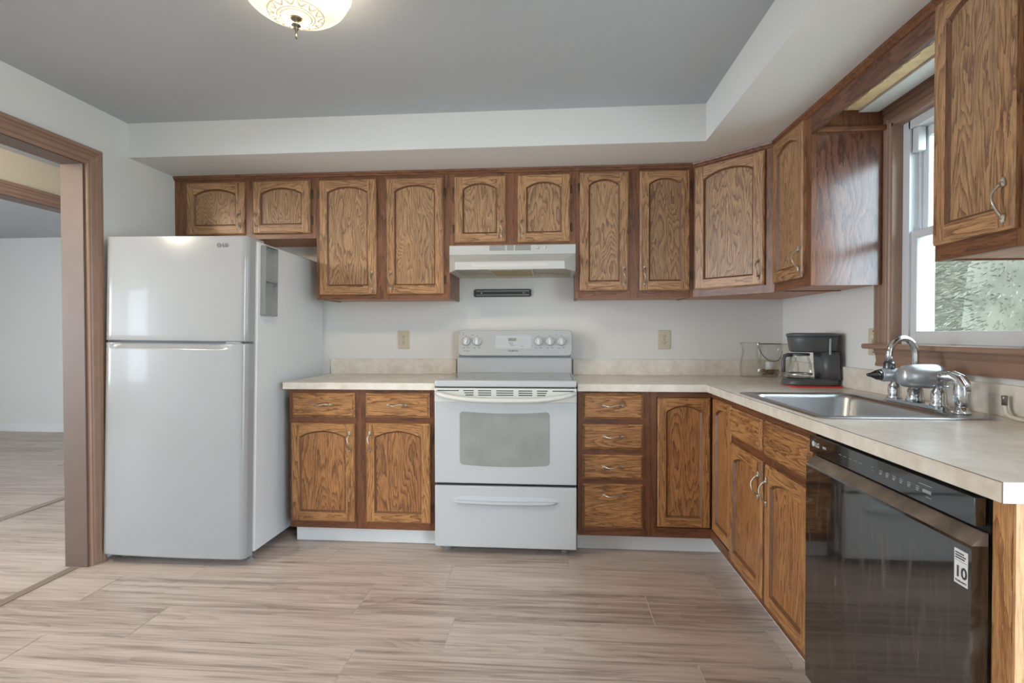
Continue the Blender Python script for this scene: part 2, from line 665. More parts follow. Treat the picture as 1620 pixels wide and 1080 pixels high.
add_face(((X0, Y0, -0.0015), (X1, Y0, -0.0015), (X1, Y1, -0.0015), (X0, Y1, -0.0015)), 1, (0, 0, 0, 1))
k = -13
while True:
    yt = -0.5605 - k * ROW
    yb = yt - ROW
    if yt < Y0:
        break
    j = known.get(k, random.uniform(0, 1.25))
    x = j - 1.253 * math.ceil((j - X0) / 1.253)
    while x < X1:
        a, c = max(x + g, X0), min(x + 1.253 - g, X1)
        lo, hi = max(yb + g, Y0), min(yt - g, Y1)
        if c > a and hi > lo:
            add_face(((a, lo, 0), (c, lo, 0), (c, hi, 0), (a, hi, 0)), 0, (random.random(), random.random(), random.random(), 1))
        x += 1.253
    k += 1
add_face(((X0, Y0, -0.06), (X0, Y1, -0.06), (X1, Y1, -0.06), (X1, Y0, -0.06)), 1, (0, 0, 0, 1))
me = bpy.data.meshes.new('floor')
bm.to_mesh(me)
bm.free()
me.materials.append(plank_m)
me.materials.append(seam_m)
floor = bpy.data.objects.new('floor', me)
COL.objects.link(floor)
structure(floor, 'grey-brown wood-look plank floor')

b = MB()
b.box(XL - 0.12, XR + 0.12, 0, 0.12, 0, 2.5)
structure(b.build('wall_back', wall_paint), 'off-white wall behind the range')

b = MB()
b.box(XL - 0.12, XL, CAS_Y, 0.0, 0, 2.5)
b.box(XL - 0.12, XL, 0.0, 2.45, 0, 2.5)
b.box(XL - 0.12, XL, DOOR_Y2, CAS_Y, DOOR_Z, 2.5)
b.box(XL - 0.12, XL, YF, DOOR_Y2, 0, 2.5)
structure(b.build('wall_left', wall_paint), 'off-white wall with the wide cased opening')

WY0, WY1, WZ0, WZ1 = -1.75, -1.072, 1.125, 2.075     # kitchen window opening
b = MB()
b.box(XR, XR + 0.14, WY1, 0.12, 0, 2.5)
b.box(XR, XR + 0.14, -3.07, WY0, 0, 2.5)
b.box(XR, XR + 0.14, YF, -5.03, 0, 2.5)
b.box(XR, XR + 0.14, -5.03, -3.07, 2.12, 2.5)
b.box(XR, XR + 0.14, WY0, WY1, 0, WZ0)
b.box(XR, XR + 0.14, WY0, WY1, WZ1, 2.5)
structure(b.build('wall_right', wall_paint), 'off-white wall with the window over the sink')

b = MB()
b.box(XL - 0.12, XR + 0.14, YF - 0.12, YF, 0, 2.5)
structure(b.build('wall_front', wall_paint))

b = MB()
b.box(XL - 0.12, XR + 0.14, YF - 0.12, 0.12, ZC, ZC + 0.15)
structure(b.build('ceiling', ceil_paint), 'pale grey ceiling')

# dropped soffit along the back and right walls
b = MB()
b.prism([(XL, 0), (XL, -0.6886), (1.03, -0.6886), (1.03, YF), (XR, YF), (XR, 0)], XY, ZS, ZC)
structure(b.build('trim_1', wall_paint), 'white soffit above the wall cabinets')

# ---- hall and living room seen through the cased opening
HX = -3.2
b = MB()
b.box(HX - 0.12, HX, -5.2, 2.45, 2.078, 2.5)
b.box(HX - 0.12, HX, YF, -5.2, 0, 2.5)
b.box(HX - 0.12, HX, 1.9, 2.45, 0, 2.078)
structure(b.build('wall_hall', hall_paint), 'beige wall over the second opening beyond the hall')
b = MB()
b.box(-7.3, XL - 0.12, 2.45, 2.57, 0, 2.5)
structure(b.build('wall_far', wall_paint), 'pale far wall of the living room')
b = MB()
b.box(-6.42, XL - 0.12, YF - 0.12, YF, 0, 2.5)
b.box(-7.3, -7.1, YF - 0.12, YF, 0, 2.5)
b.box(-7.1, -6.42, YF - 0.12, YF, 0, 0.6)
b.box(-7.1, -6.42, YF - 0.12, YF, 2.1, 2.5)
structure(b.build('wall_near', wall_paint))
b = MB()
b.box(-7.3, -7.18, -2.2, 2.45, 0, 2.5)
b.box(-7.3, -7.18, YF, -5.6, 0, 2.5)
b.box(-7.3, -7.18, -5.6, -2.2, 0, 0.6)
b.box(-7.3, -7.18, -5.6, -2.2, 2.1, 2.5)
structure(b.build('wall_living', wall_paint))
b = MB()
b.box(-7.3, XL - 0.12, YF - 0.12, 2.57, ZC, ZC + 0.15)
structure(b.build('ceiling_living', ceil_paint), 'ceiling of the hall and living room')
b = MB()
b.box(-7.18, XL - 0.12, 2.435, 2.45, 0, 0.09, bev=0.003)
structure(b.build('baseboard_far', white_trim), 'white baseboard on the far living room wall')

CASING = [(0.0, 0.0), (0.0, 0.012), (0.005, 0.016), (0.013, 0.016), (0.0135, 0.009), (0.018, 0.009), (0.024, 0.014), (0.040, 0.018), (0.0405, 0.014),
          (0.045, 0.014), (0.05, 0.021), (0.056, 0.023), (0.0565, 0.018), (0.061, 0.018), (0.066, 0.026), (0.080, 0.026), (0.085, 0.020), (0.085, 0.0)]


def cased_opening(name, x_near, x_far, y_in, y_out, z_top, label, zbase=0.0):
    """brown jamb lining with moulded casing on the kitchen side; y_in is the edge nearer the back wall"""
    root = thing(name, label, 'door frame', (x_near, y_in, 0))
    root['kind'] = 'structure'
    b = MB()
    b.box(x_far, x_near, y_in - 0.018, y_in, zbase, z_top, 0)
    b.box(x_far, x_near, y_out, y_out + 0.018, zbase, z_top, 0)
    b.box(x_far, x_near, y_out, y_in, z_top, z_top + 0.018, 0)
    b.build('jamb', brown_dark, root)
    b = MB()
    i0, i1, zt = y_in - 0.006, y_out + 0.006, z_top + 0.004
    # walk so that the outward side is on the left
    b.sweep([(i1, zbase), (i1, zt), (i0, zt), (i0, zbase)], CASING, lambda a, c, v: (x_near + v, a, c))
    b.build('casing', brown_trim, root)
    return root


cased_opening('door_1', XL, XL - 0.12, CAS_Y, DOOR_Y2, DOOR_Z - 0.018, 'brown cased opening into the hall beside the refrigerator')
cased_opening('door_2', HX, HX - 0.12, 1.9, -5.2, 2.06, 'second brown cased opening at the far side of the hall')

b = MB()
b.box(XL - 0.085, XL - 0.04, DOOR_Y2 + 0.02, CAS_Y - 0.02, 0, 0.004, bev=0.0015)
structure(b.build('trim_2', pbr('dark_floor_strip', (142, 126, 115), 0.5)), 'dark floor strip under the first opening')
b = MB()
b.box(HX - 0.09, HX - 0.03, -5.15, 1.85, 0, 0.006, bev=0.002)
structure(b.build('trim_3', pbr('brown_floor_strip', (158, 142, 130), 0.5)), 'floor strip under the second opening')

# ---- kitchen window
wroot = thing('window_1', 'white vinyl sash window in brown casing over the sink', 'window', (XR, -1.41, 1.12))
wroot['kind'] = 'structure'
b = MB()
WCAS = [(0.0, 0.0), (0.0, 0.012), (0.006, 0.016), (0.016, 0.016), (0.0165, 0.008), (0.022, 0.008), (0.028, 0.014), (0.044, 0.019), (0.0445, 0.013),
        (0.050, 0.013), (0.055, 0.022), (0.062, 0.024), (0.0625, 0.017), (0.067, 0.017), (0.073, 0.027), (0.084, 0.027), (0.088, 0.021), (0.088, 0.0)]
b.sweep([(WY0, 1.135), (WY0, WZ1), (WY1, WZ1), (WY1, 1.135)], WCAS, lambda a, c, v: (XR - v, a, c))
b.build('casing', brown_trim, wroot)
b = MB()
b.box(XR - 0.012, XR + 0.035, WY1 - 0.012, WY1, WZ0, WZ1, 0)
b.box(XR - 0.012, XR + 0.035, WY0, WY0 + 0.012, WZ0, WZ1, 0)
b.box(XR - 0.012, XR + 0.035, WY0, WY1, WZ1 - 0.012, WZ1, 0)
b.build('jamb', brown_trim, wroot)
b = MB()
b.box(XR - 0.06, XR + 0.035, WY0 - 0.13, WY1 + 0.125, 1.112, 1.135, 0, bev=0.008, seg=3)
b.build('sill', brown_trim, wroot)
b = MB()
b.prism([(XR, 1.036), (XR - 0.016, 1.036), (XR - 0.019, 1.045), (XR - 0.014, 1.056), (XR - 0.017, 1.085), (XR - 0.024, 1.097), (XR - 0.026, 1.112), (XR, 1.112)],
        lambda a, c, t: (a, t, c), WY0 - 0.1, WY1 + 0.088)
b.build('apron', brown_trim, wroot)
iy0, iy1 = WY0 + 0.012, WY1 - 0.012
fx0 = XR + 0.03
b = MB()   # vinyl frame: jambs with tracks
for s, ya in ((1, iy1), (-1, iy0)):
    b.box(fx0, XR + 0.14, *sorted((ya, ya - s * 0.034)), WZ0, WZ1, 0, bev=0.002)
    b.box(fx0 + 0.042, fx0 + 0.05, *sorted((ya - s * 0.034, ya - s * 0.046)), WZ0, WZ1, 0)
    b.box(fx0, fx0 + 0.008, *sorted((ya - s * 0.034, ya - s * 0.042)), WZ0, WZ1, 0)
b.box(fx0, XR + 0.14, iy0 + 0.034, iy1 - 0.034, WZ1 - 0.046, WZ1, 0)
b.box(fx0, XR + 0.14, iy0 + 0.034, iy1 - 0.034, 1.125, 1.137, 0)
b.build('vinyl_frame', vinyl, wroot)


def sash(name, x0, x1, z0, z1, rail_b, rail_t):
    y0, y1 = iy0 + 0.036, iy1 - 0.036
    b = MB()
    b.box(x0, x1, y0, y0 + 0.04, z0, z1, 0, bev=0.003)
    b.box(x0, x1, y1 - 0.04, y1, z0, z1, 0, bev=0.003)
    b.box(x0, x1, y0 + 0.04, y1 - 0.04, z0, z0 + rail_b, 0, bev=0.003)
    b.box(x0, x1, y0 + 0.04, y1 - 0.04, z1 - rail_t, z1, 0, bev=0.003)
    s = b.build(name, vinyl, wroot)
    b = MB()
    xm = (x0 + x1) / 2
    b.box(xm - 0.002, xm + 0.002, y0 + 0.035, y1 - 0.035, z0 + rail_b - 0.004, z1 - rail_t + 0.004, 0)
    b.build('pane', pane_glass, s)
    return s


ls = sash('lower_sash', fx0 + 0.009, fx0 + 0.04, 1.137, 1.605, 0.052, 0.034)
us = sash('upper_sash', fx0 + 0.051, fx0 + 0.08, 1.575, WZ1 - 0.046, 0.03, 0.04)
b = MB()
b.box(fx0 + 0.009, fx0 + 0.04, iy1 - 0.078, iy1 - 0.044, 1.93, 2.028, 0, bev=0.003)
b.build('balance_cover', vinyl, wroot)

# ---- outside
b = MB()
b.quad(((1.9, -40, -0.5), (60, -40, -0.5), (60, 60, -0.5), (1.9, 60, -0.5)))
structure(b.build('ground', grass_m), 'pale winter lawn outside the window')


def conifer(x, y, h, r, mat, label):
    root = thing('evergreen_tree', label, 'tree', (x, y, -0.5), group='evergreens outside the window')
    b = MB()
    b.tube([(x, y, -0.5), (x + 0.05, y, h * 0.4), (x, y, h * 0.93)], [0.13, 0.09, 0.03], 8)
    b.build('trunk', bark, root)
    b = MB()
    b.lathe([(r * 0.34, -0.2), (r * 0.32, h * 0.2), (r * 0.24, h * 0.5), (r * 0.12, h * 0.78), (0.0, h * 0.94)], (x, y, 0), 'z', 14)
    for i in range(30000):
        t = random.random() ** 1.25
        z = -0.3 + t * h
        rr = r * (1 - t) ** 0.8 * (0.3 + 0.7 * random.random())
        a = random.uniform(0, 2 * PI)
        c = Vector((x + rr * math.cos(a), y + rr * math.sin(a), z))
        d = Vector((math.cos(a), math.sin(a), random.uniform(-0.55, 0.15))).normalized()
        side = d.cross(Vector((0, 0, 1))).normalized()
        up = side.cross(d)
        side = side * math.cos(i) + up * math.sin(i)
        L, W = random.uniform(0.04, 0.10), random.uniform(0.006, 0.014)
        f = b.bm.faces.new([b.bm.verts.new(c - side * W), b.bm.verts.new(c + d * L), b.bm.verts.new(c + side * W), b.bm.verts.new(c - d * L * 0.5)])
    b.build('foliage', mat, root, fixn=False)
    return root


for x, y, h, r, mt, lb in ((6.9, 6.2, 6.5, 1.7, foliage, 'evergreen filling the left half of the lower window pane'),
                           (5.6, 2.95, 6.0, 1.75, foliage2, 'paler evergreen filling the right of the lower window pane'),
                           (9.6, 10.2, 8.0, 2.0, foliage2, 'evergreen behind the left edge of the window view'),
                           (11.6, 5.4, 8.5, 2.0, foliage, 'evergreen standing far behind between the two nearest evergreens')):
    conifer(x, y, h, r, mt, lb)

# ------------------------------------------------------------------ hardware shared by the cabinets
b = MB()
pts, rad = [], []
for i in range(19):
    t = i / 18.0
    z = -0.040 + 0.080 * t
    bow = math.sin(PI * t) ** 0.75
    pts.append((0.004 * math.sin(2 * PI * t), -0.007 - 0.023 * bow, z))
    rad.append(0.0050 - 0.0018 * bow)
b.tube(pts, rad, 10)
for s in (-1, 1):
    b.lathe([(0.0, -0.001), (0.008, -0.001), (0.0085, -0.004), (0.006, -0.010), (0.0, -0.012)], (0, 0, s * 0.040), 'y', 12)
    for q in range(3):
        b.sphere((0.0035 * (q - 1), -0.004, s * (0.047 + 0.003 * (q == 1))), 0.0048, sx=0.6, sy=0.7, sz=1.9, u=8, v=6)
    b.sphere((0, -0.006, s * 0.040), 0.0062, u=10, v=8)
bmesh.ops.recalc_face_normals(b.bm, faces=b.bm.faces)
pull_v = bpy.data.meshes.new('pull_handle_upright')
b.bm.to_mesh(pull_v)
pull_v.materials.append(pewter)
b.bm.transform(Matrix.Rotation(PI / 2, 4, 'Y'))
pull_h = bpy.data.meshes.new('pull_handle_level')
b.bm.to_mesh(pull_h)
pull_h.materials.append(pewter)
b.bm.free()

b = MB()
b.box(-0.006, 0.006, -0.004, 0, -0.026, 0.026, 0, bev=0.001)
b.lathe([(0.0035, -0.022), (0.0045, -0.02), (0.0045, 0.02), (0.0035, 0.022)], (0, -0.006, 0), 'z', 8)
bmesh.ops.recalc_face_normals(b.bm, faces=b.bm.faces)
hinge_me = bpy.data.meshes.new('hinge')
b.bm.to_mesh(hinge_me)
b.bm.free()
hinge_me.materials.append(bronze)

DT = 0.019
UP = (oak_v, oak_h, oak_groove, oak_panel)
LOW = (low_v, low_h, oak_groove, low_panel)


def cab_door(parent, x0, x1, z0, z1, mats, handle=None, hinge=None, loc=None, rotz=0.0, y=0.0, sw=0.05, narrow=False, hz=None, rt_c=0.042, rt_s=0.076):
    """door with arched raised frame. handle: (side 'l'/'r', 'top'/'bottom'); hinge: 'l'/'r'. Local frame of parent, front towards -y"""
    W, H = x1 - x0, z1 - z0
    e = 0.007
    rb = 0.053
    xl, xr = sw, W - sw
    zb = rb
    zs, zc = H - rt_s, H - rt_c
    n = 16
    # arc through (xl,zs) (mid,zc) (xr,zs)
    half, sag = (xr - xl) / 2, zc - zs
    R = (half * half + sag * sag) / (2 * sag)
    arc = []
    for i in range(n + 1):
        xx = xl + (xr - xl) * i / n
        arc.append((xx, zc - R + math.sqrt(max(0, R * R - (xx - xl - half) ** 2))))
    b = MB()
    V = b.bm.verts.new
    yf, ye = -DT, -DT + 0.006
    fo = {k: V(p) for k, p in {'a': (e, yf, e), 'b': (W - e, yf, e), 'c': (W - e, yf, H - e), 'd': (e, yf, H - e)}.items()}
    xa, xb = V((xl, yf, e)), V((xr, yf, e))
    xc, xd = V((xr, yf, H - e)), V((xl, yf, H - e))
    bl, br = V((xl, yf, zb)), V((xr, yf, zb))
    av = [V((px, yf, pz)) for px, pz in arc]
    tv = [xd] + [V((px, yf, H - e)) for px, pz in arc[1:-1]] + [xc]
    F = b.bm.faces.new
    F((fo['a'], xa, bl, av[0], xd, fo['d'])).material_index = 0
    F((xb, fo['b'], fo['c'], xc, av[-1], br)).material_index = 0
    F((xa, xb, br, bl)).material_index = 1
    for i in range(n):
        F((av[i], av[i + 1], tv[i + 1], tv[i])).material_index = 1
    # outer chamfer and edge
    oc = [V(p) for p in ((0, ye, 0), (W, ye, 0), (W, ye, H), (0, ye, H))]
    bk = [V(p) for p in ((0, 0, 0), (W, 0, 0), (W, 0, H), (0, 0, H))]
    F((fo['d'], oc[3], oc[0], fo['a'])).material_index = 0
    F((fo['b'], oc[1], oc[2], fo['c'])).material_index = 0
    F([oc[0], oc[1], fo['b'], xb, xa, fo['a']]).material_index = 1
    F([oc[2], oc[3], fo['d']] + tv + [fo['c']]).material_index = 1
    for i in range(4):
        F((oc[i], bk[i], bk[(i + 1) % 4], oc[(i + 1) % 4])).material_index = 0 if i % 2 else 1
    F(bk).material_index = 0
    # inner bevel
    d = 0.009
    yi = -0.0085
    ib = [(xl + d, zb + d), (xr - d, zb + d)] + [(min(max(px, xl + d), xr - d), pz - d) for px, pz in arc[::-1]]
    ring_o = [bl, br] + av[::-1]
    ring_i = [V((px, yi, pz)) for px, pz in ib]
    m_ = len(ring_o)
    for i in range(m_):
        F((ring_o[i], ring_o[(i + 1) % m_], ring_i[(i + 1) % m_], ring_i[i])).material_index = 2
    bmesh.ops.remove_doubles(b.bm, verts=b.bm.verts, dist=1e-6)
    base = Vector((x0, y, z0)) if loc is None else Vector(loc)
    door = b.build('door', mats[:3], parent, world=False, loc=base, rotz=rotz)
    b = MB()
    pl = [(xl + 0.002, zb + 0.002), (xr - 0.002, zb + 0.002)] + [(min(max(px, xl + 0.002), xr - 0.002), pz - 0.002) for px, pz in arc[::-1]]
    b.prism(pl, XZ, yi, -0.002)
    b.build('door_panel', mats[3], door, world=False)
    if handle:
        side, where = handle
        hx = sw * 0.5 if side == 'l' else W - sw * 0.5
        if hz is None:
            hz_ = 0.085 if where == 'bottom' else H - 0.1
        else:
            hz_ = hz
        link_copy(pull_v, 'pull_handle', door, (hx, -DT + 0.001, hz_))
    if hinge:
        hx = -0.007 if hinge == 'l' else W + 0.007
        off = min(0.085, H * 0.25)
        for hh in (off, H - off):
            link_copy(hinge_me, 'hinge', door, (hx, 0, hh))
    return door


def drawer_front(parent, x0, x1, z0, z1, mat, handle=True, edge=0.012, rotz=0.0, loc=None, y=0.0):
    W, H = x1 - x0, z1 - z0
    b = MB()
    V = b.bm.verts.new
    yf, ye = -DT, -DT + 0.008
    o = [V(p) for p in ((edge, yf, edge), (W - edge, yf, edge), (W - edge, yf, H - edge), (edge, yf, H - edge))]
    c = [V(p) for p in ((edge * 0.45, ye + 0.002, edge * 0.45), (W - edge * 0.45, ye + 0.002, edge * 0.45), (W - edge * 0.45, ye + 0.002, H - edge * 0.45), (edge * 0.45, ye + 0.002, H - edge * 0.45))]
    q = [V(p) for p in ((0, ye + 0.004, 0), (W, ye + 0.004, 0), (W, ye + 0.004, H), (0, ye + 0.004, H))]
    k = [V(p) for p in ((0, 0, 0), (W, 0, 0), (W, 0, H), (0, 0, H))]
    b.bm.faces.new(o)
    for r1, r2, mi in ((o, c, 1), (c, q, 0), (q, k, 0)):
        for i in range(4):
            f = b.bm.faces.new((r1[i], r2[i], r2[(i + 1) % 4], r1[(i + 1) % 4]))
            f.material_index = 0
    b.bm.faces.new(k[::-1])
    dr = b.build('drawer', [mat], parent, world=False, loc=Vector((x0, y, z0)) if loc is None else loc, rotz=rotz)
    if handle:
        link_copy(pull_h, 'pull_handle', dr, (W * 0.5, -DT + 0.001, H * 0.5 + (0.02 if H > 0.2 else 0.004) + (H * 0.18 if H > 0.2 else 0)))
    return dr


def face_frame(parent, W, z0, z1, stiles, rails, mats, name='face_frame', depth=0.02):
    """stiles: list of (x0,x1); rails: list of (x0,x1,z0,z1)"""
    b = MB()
    for s0, s1 in stiles:
        b.box(s0, s1, 0, depth, z0, z1, 0)
    for x0, x1, a, c in rails:
        b.box(x0, x1, 0.0002, depth, a, c, 1)
    return b.build(name, mats, parent, world=False)


UZ0, UZ1 = 1.392, 2.160
YU = -0.33
DEP = 0.328


def upper(name, label, loc, rotz, W, H, doors, z_open, center=True, side_mat=None, dep=DEP, end_trim=None):
    """wall cabinet; local z from 0 to H; doors = list of dict(x0,x1,handle,hinge)"""
    t = thing(name, label, 'cabinet', loc, (0, 0, rotz))
    zl, zh = z_open
    b = MB()
    b.box(0, 0.016, 0.02, dep, 0.002, H, 0)
    b.box(W - 0.016, W, 0.02, dep, 0.002, H, 0)
    b.box(0.016, W - 0.016, 0.02, dep, 0.006, H, 1)
    b.build('carcass', [side_mat or frame_v, under_ply], t, world=False)
    xs = [d['x0'] for d in doors] + [d['x1'] for d in doors]
    st = [(0, doors[0]['x0'] + 0.012), (doors[-1]['x1'] - 0.012, W)]
    for a, c in zip(doors[:-1], doors[1:]):
        st.append((a['x1'] - 0.012, c['x0'] + 0.012))
    face_frame(t, W, 0, H, st, [(0.01, W - 0.01, 0.0003, zl + 0.012), (0.01, W - 0.01, zh - 0.012, H - 0.0003)], [frame_v, frame_h])
    for d in doors:
        cab_door(t, d['x0'], d['x1'], zl, zh, UP, d.get('handle'), d.get('hinge'), hz=d.get('hz'))
    return t


# ------------------------------------------------------------------ wall cabinets
x = XL
upper('wall_cabinet', 'short two-door oak wall cabinet above the refrigerator', (x, YU, 1.766), 0, 0.913 - 0.001, UZ1 - 1.766,
      [dict(x0=-2.0135 - x, x1=-1.6408 - x, handle=('r', 'bottom')), dict(x0=-1.584 - x, x1=-1.221 - x, handle=('l', 'bottom'), hinge='r')],
      (1.796 - 1.766, 2.117 - 1.766))
x = -1.187
upper('wall_cabinet', 'tall two-door oak wall cabinet left of the range hood', (x, YU, UZ0), 0, 1.187 - 0.364, UZ1 - UZ0,
      [dict(x0=-1.1647 - x, x1=-0.8107 - x, handle=('r', 'bottom'), hinge='l'), dict(x0=-0.7468 - x, x1=-0.3983 - x, handle=('l', 'bottom'), hinge='r')],
      (1.42 - UZ0, 2.115 - UZ0))
x = -0.363
upper('wall_cabinet', 'short two-door oak wall cabinet directly above the range hood', (x, YU, 1.706), 0, 0.387 + 0.363, UZ1 - 1.706,
      [dict(x0=-0.3328 - x, x1=-0.0257 - x, handle=('r', 'bottom'), hinge='l'), dict(x0=0.046 - x, x1=0.354 - x, handle=('l', 'bottom'), hinge='r')],
      (1.723 - 1.706, 2.116 - 1.706))
x = 0.388
upper('wall_cabinet', 'tall two-door oak wall cabinet right of the range hood', (x, YU, UZ0), 0, 1.060 - 0.388, UZ1 - UZ0,
      [dict(x0=0.4108 - x, x1=0.6908 - x, handle=('r', 'bottom'), hinge='l'), dict(x0=0.7564 - x, x1=1.0398 - x, handle=('l', 'bottom'), hinge='r')],
      (1.432 - UZ0, 2.122 - UZ0))

# diagonal corner cabinet
DX0, DY0, DX1, DY1 = 1.0613, YU, 1.384, -0.655
ang = math.atan2(DY1 - DY0, DX1 - DX0)
DL = math.hypot(DX1 - DX0, DY1 - DY0)
t = thing('wall_cabinet', 'diagonal corner oak wall cabinet with one wide arched door', 'cabinet', (DX0, DY0, UZ0), (0, 0, ang))
b = MB()
nx, ny = math.sin(ang) * -0.02, math.cos(ang) * 0.02
b.prism([(DX0 + 0.001, -0.002), (DX0 + 0.001, DY0 + 0.03), (DX1 + 0.03, DY1 + 0.001), (XR - 0.002, DY1 + 0.001), (XR - 0.002, -0.002)], XY, UZ0 + 0.006, UZ1, 0)
b.build('carcass', [under_ply], t)
face_frame(t, DL, 0, UZ1 - UZ0, [(0, 0.035), (DL - 0.062, DL)], [(0.02, DL - 0.02, 0.0003, 0.05), (0.02, DL - 0.02, UZ1 - UZ0 - 0.06, UZ1 - UZ0 - 0.0003)], [frame_v, frame_h])
cab_door(t, 0.018, DL - 0.046, 1.433 - UZ0, 2.128 - UZ0, UP, ('r', 'bottom'), 'l', sw=0.056)

# narrow cabinet between the corner and the window
W = 1.03 - 0.656
t = upper('wall_cabinet', 'narrow one-door oak wall cabinet left of the window, glossy side towards the sink', (DX1, -0.656, UZ0), -PI / 2, W, UZ1 - UZ0,
          [dict(x0=0.016, x1=0.332, handle=('r', 'bottom'))], (1.435 - UZ0, 2.135 - UZ0), dep=XR - DX1 - 0.002)
b = MB()
b.box(W + 0.0002, W + 0.006, 0.001, XR - DX1 - 0.03, 0, UZ1 - UZ0 - 0.11, 0)
b.box(W + 0.0002, W + 0.008, 0.0, 0.02, 0, UZ1 - UZ0 - 0.11, 1)
ep = b.build('end_panel', [gloss_side, frame_v], t, world=False)
ep['label'] = 'glossy dark veneer side'
b = MB()
b.box(W + 0.0002, W + 0.016, 0.022, XR - DX1 - 0.008, UZ1 - UZ0 - 0.1, UZ1 - UZ0 - 0.076, 0, bev=0.005)
b.build('cap_moulding', frame_y, t, world=False)

# cabinet right of the window
t = upper('wall_cabinet', 'oak wall cabinet right of the window, nearest the camera', (DX1, -1.787, UZ0), -PI / 2, 0.68, UZ1 - UZ0,
          [dict(x0=0.012, x1=0.286, handle=('r', 'bottom'), hz=0.072), dict(x0=0.34, x1=0.64, handle=('l', 'bottom'), hz=0.072)], (1.437 - UZ0, 2.135 - UZ0), dep=XR - DX1 - 0.002)

# valance board over the window, with the old light strip behind it
b = MB()
b.box(DX1, DX1 + 0.02, -1.786, -1.0305, 2.066, UZ1 - 0.001, 0)
tag(b.build('valance_board', oak('dark_oak_valance', (132, 92, 72), (80, 52, 40), 'y', contrast=0.7, rings=14)), 'dark oak valance board bridging the two cabinets over the window', 'valance')
b = MB()
b.box(1.405, 1.600, -1.786, -1.0375, 2.152, 2.16, 0)
b.box(1.578, 1.662, -1.786, -1.0375, 2.140, 2.16, 0, bev=0.002)
st = b.build('light_strip_board', white_trim)
tag(st, 'white painted board with yellowed bare strip under the soffit over the window', 'board')
b = MB()
pts = []
n = 40
for i in range(n + 1):
    yy = -1.78 + (1.78 - 1.045) * i / n
    pts.append((1.517 + random.uniform(-0.005, 0.005), yy))
for i in range(n, -1, -1):
    yy = -1.78 + (1.78 - 1.045) * i / n
    pts.append((1.576 + random.uniform(-0.003, 0.003), yy))
b.prism(pts, XY, 2.1485, 2.1525)
b.build('bare_strip', old_tape, st)

# crown moulding along the tops of the wall cabinets
b = MB()
CR = [(0.0, 0.0), (0.0, -0.026), (0.006, -0.024), (0.012, -0.014), (0.018, -0.010), (0.020, 0.0)]
b.sweep([(DX1, -2.465), (DX1, DY1), (DX0, DY0), (XL + 0.001, DY0)], CR, lambda a, c, v: (a, c, UZ1 + v))
tag(b.build('crown_moulding', frame_h), 'thin dark oak moulding where the cabinets meet the soffit', 'moulding')

# ------------------------------------------------------------------ base cabinets
BZ0, BZ1 = 0.10, 0.876
YB = -0.62
LF = [lowframe_v, lowframe_h]


def base_body(t, W, dep, mats=None):
    b = MB()
    b.box(0.0, W, 0.02, dep, BZ0, BZ1 - 0.001, 0)
    b.build('carcass', lowframe_v, t, world=False)
    b = MB()
    b.box(0.0, W + 0.001, 0.075, 0.09, 0, BZ0, 0)
    b.build('toe_kick', white_trim, t, world=False)


xo = -1.215
t = thing('base_cabinet', 'oak base cabinet between refrigerator and range, two drawers over two doors', 'cabinet', (xo, YB, 0))
W = -0.385 - xo
base_body(t, W, 0.615)
face_frame(t, W, BZ0, BZ1, [(0, 0.03), (-0.85 - xo, -0.765 - xo), (-0.425 - xo, W)],
           [(0.01, W - 0.01, BZ0 + 0.0003, 0.16), (0.01, W - 0.01, 0.68, 0.73), (0.01, W - 0.01, 0.845, BZ1 - 0.0003)], LF)
drawer_front(t, -1.1942 - xo, -0.8382 - xo, 0.721, 0.854, low_h)
drawer_front(t, -0.7751 - xo, -0.4179 - xo, 0.723, 0.855, low_h)
cab_door(t, -1.200 - xo, -0.8405 - xo, 0.142, 0.688, LOW, ('r', 'top'), 'l', sw=0.048)
cab_door(t, -0.7742 - xo, -0.415 - xo, 0.143, 0.691, LOW, ('l', 'top'), 'r', sw=0.048)

xo = 0.386
W = 0.77 - xo
t = thing('base_cabinet', 'narrow oak base cabinet of four stacked drawers right of the range', 'cabinet', (xo, YB, 0))
base_body(t, W, 0.615)
face_frame(t, W, BZ0, BZ1, [(0, 0.035), (0.715 - xo, W)],
           [(0.01, W - 0.01, BZ0 + 0.0003, 0.16), (0.01, W - 0.01, 0.37, 0.415), (0.01, W - 0.01, 0.528, 0.575), (0.01, W - 0.01, 0.69, 0.74), (0.01, W - 0.01, 0.85, BZ1 - 0.0003)], LF)
for z0, z1 in ((0.144, 0.380), (0.407, 0.536), (0.566, 0.698), (0.728, 0.864)):
    drawer_front(t, 0.410 - xo, 0.730 - xo, z0, z1, low_h)

# corner cabinet with a folding two-leaf door
XB = 1.082
t = thing('base_cabinet', 'inside-corner oak base cabinet with a two-leaf folding door', 'cabinet', (0.771, YB, 0))
b = MB()
b.prism([(0.771, -0.006), (0.771, YB + 0.02), (XB + 0.02, YB + 0.02), (XB + 0.02, -0.944), (XR - 0.002, -0.944), (XR - 0.002, -0.006)], XY, BZ0, BZ1 - 0.001)
b.build('carcass', lowframe_v, t)
b = MB()
b.box(0.771, XB + 0.09, YB + 0.075, YB + 0.09, 0, BZ0)
b.box(XB + 0.075, XB + 0.09, -0.944, YB + 0.09, 0, BZ0)
b.build('toe_kick', white_trim, t)
b = MB()
b.box(0.771, 0.800, YB, YB + 0.0205, BZ0, BZ1 - 0.0005, 0)
b.box(0.800, XB + 0.02, YB, YB + 0.0205, 0.846, BZ1 - 0.0005, 1)
b.box(0.800, XB + 0.02, YB, YB + 0.0205, BZ0, 0.150, 1)
b.box(XB, XB + 0.0205, -0.944, YB - 0.0002, 0.846, BZ1 - 0.0005, 1)
b.box(XB, XB + 0.0205, -0.944, YB - 0.0002, BZ0, 0.150, 1)
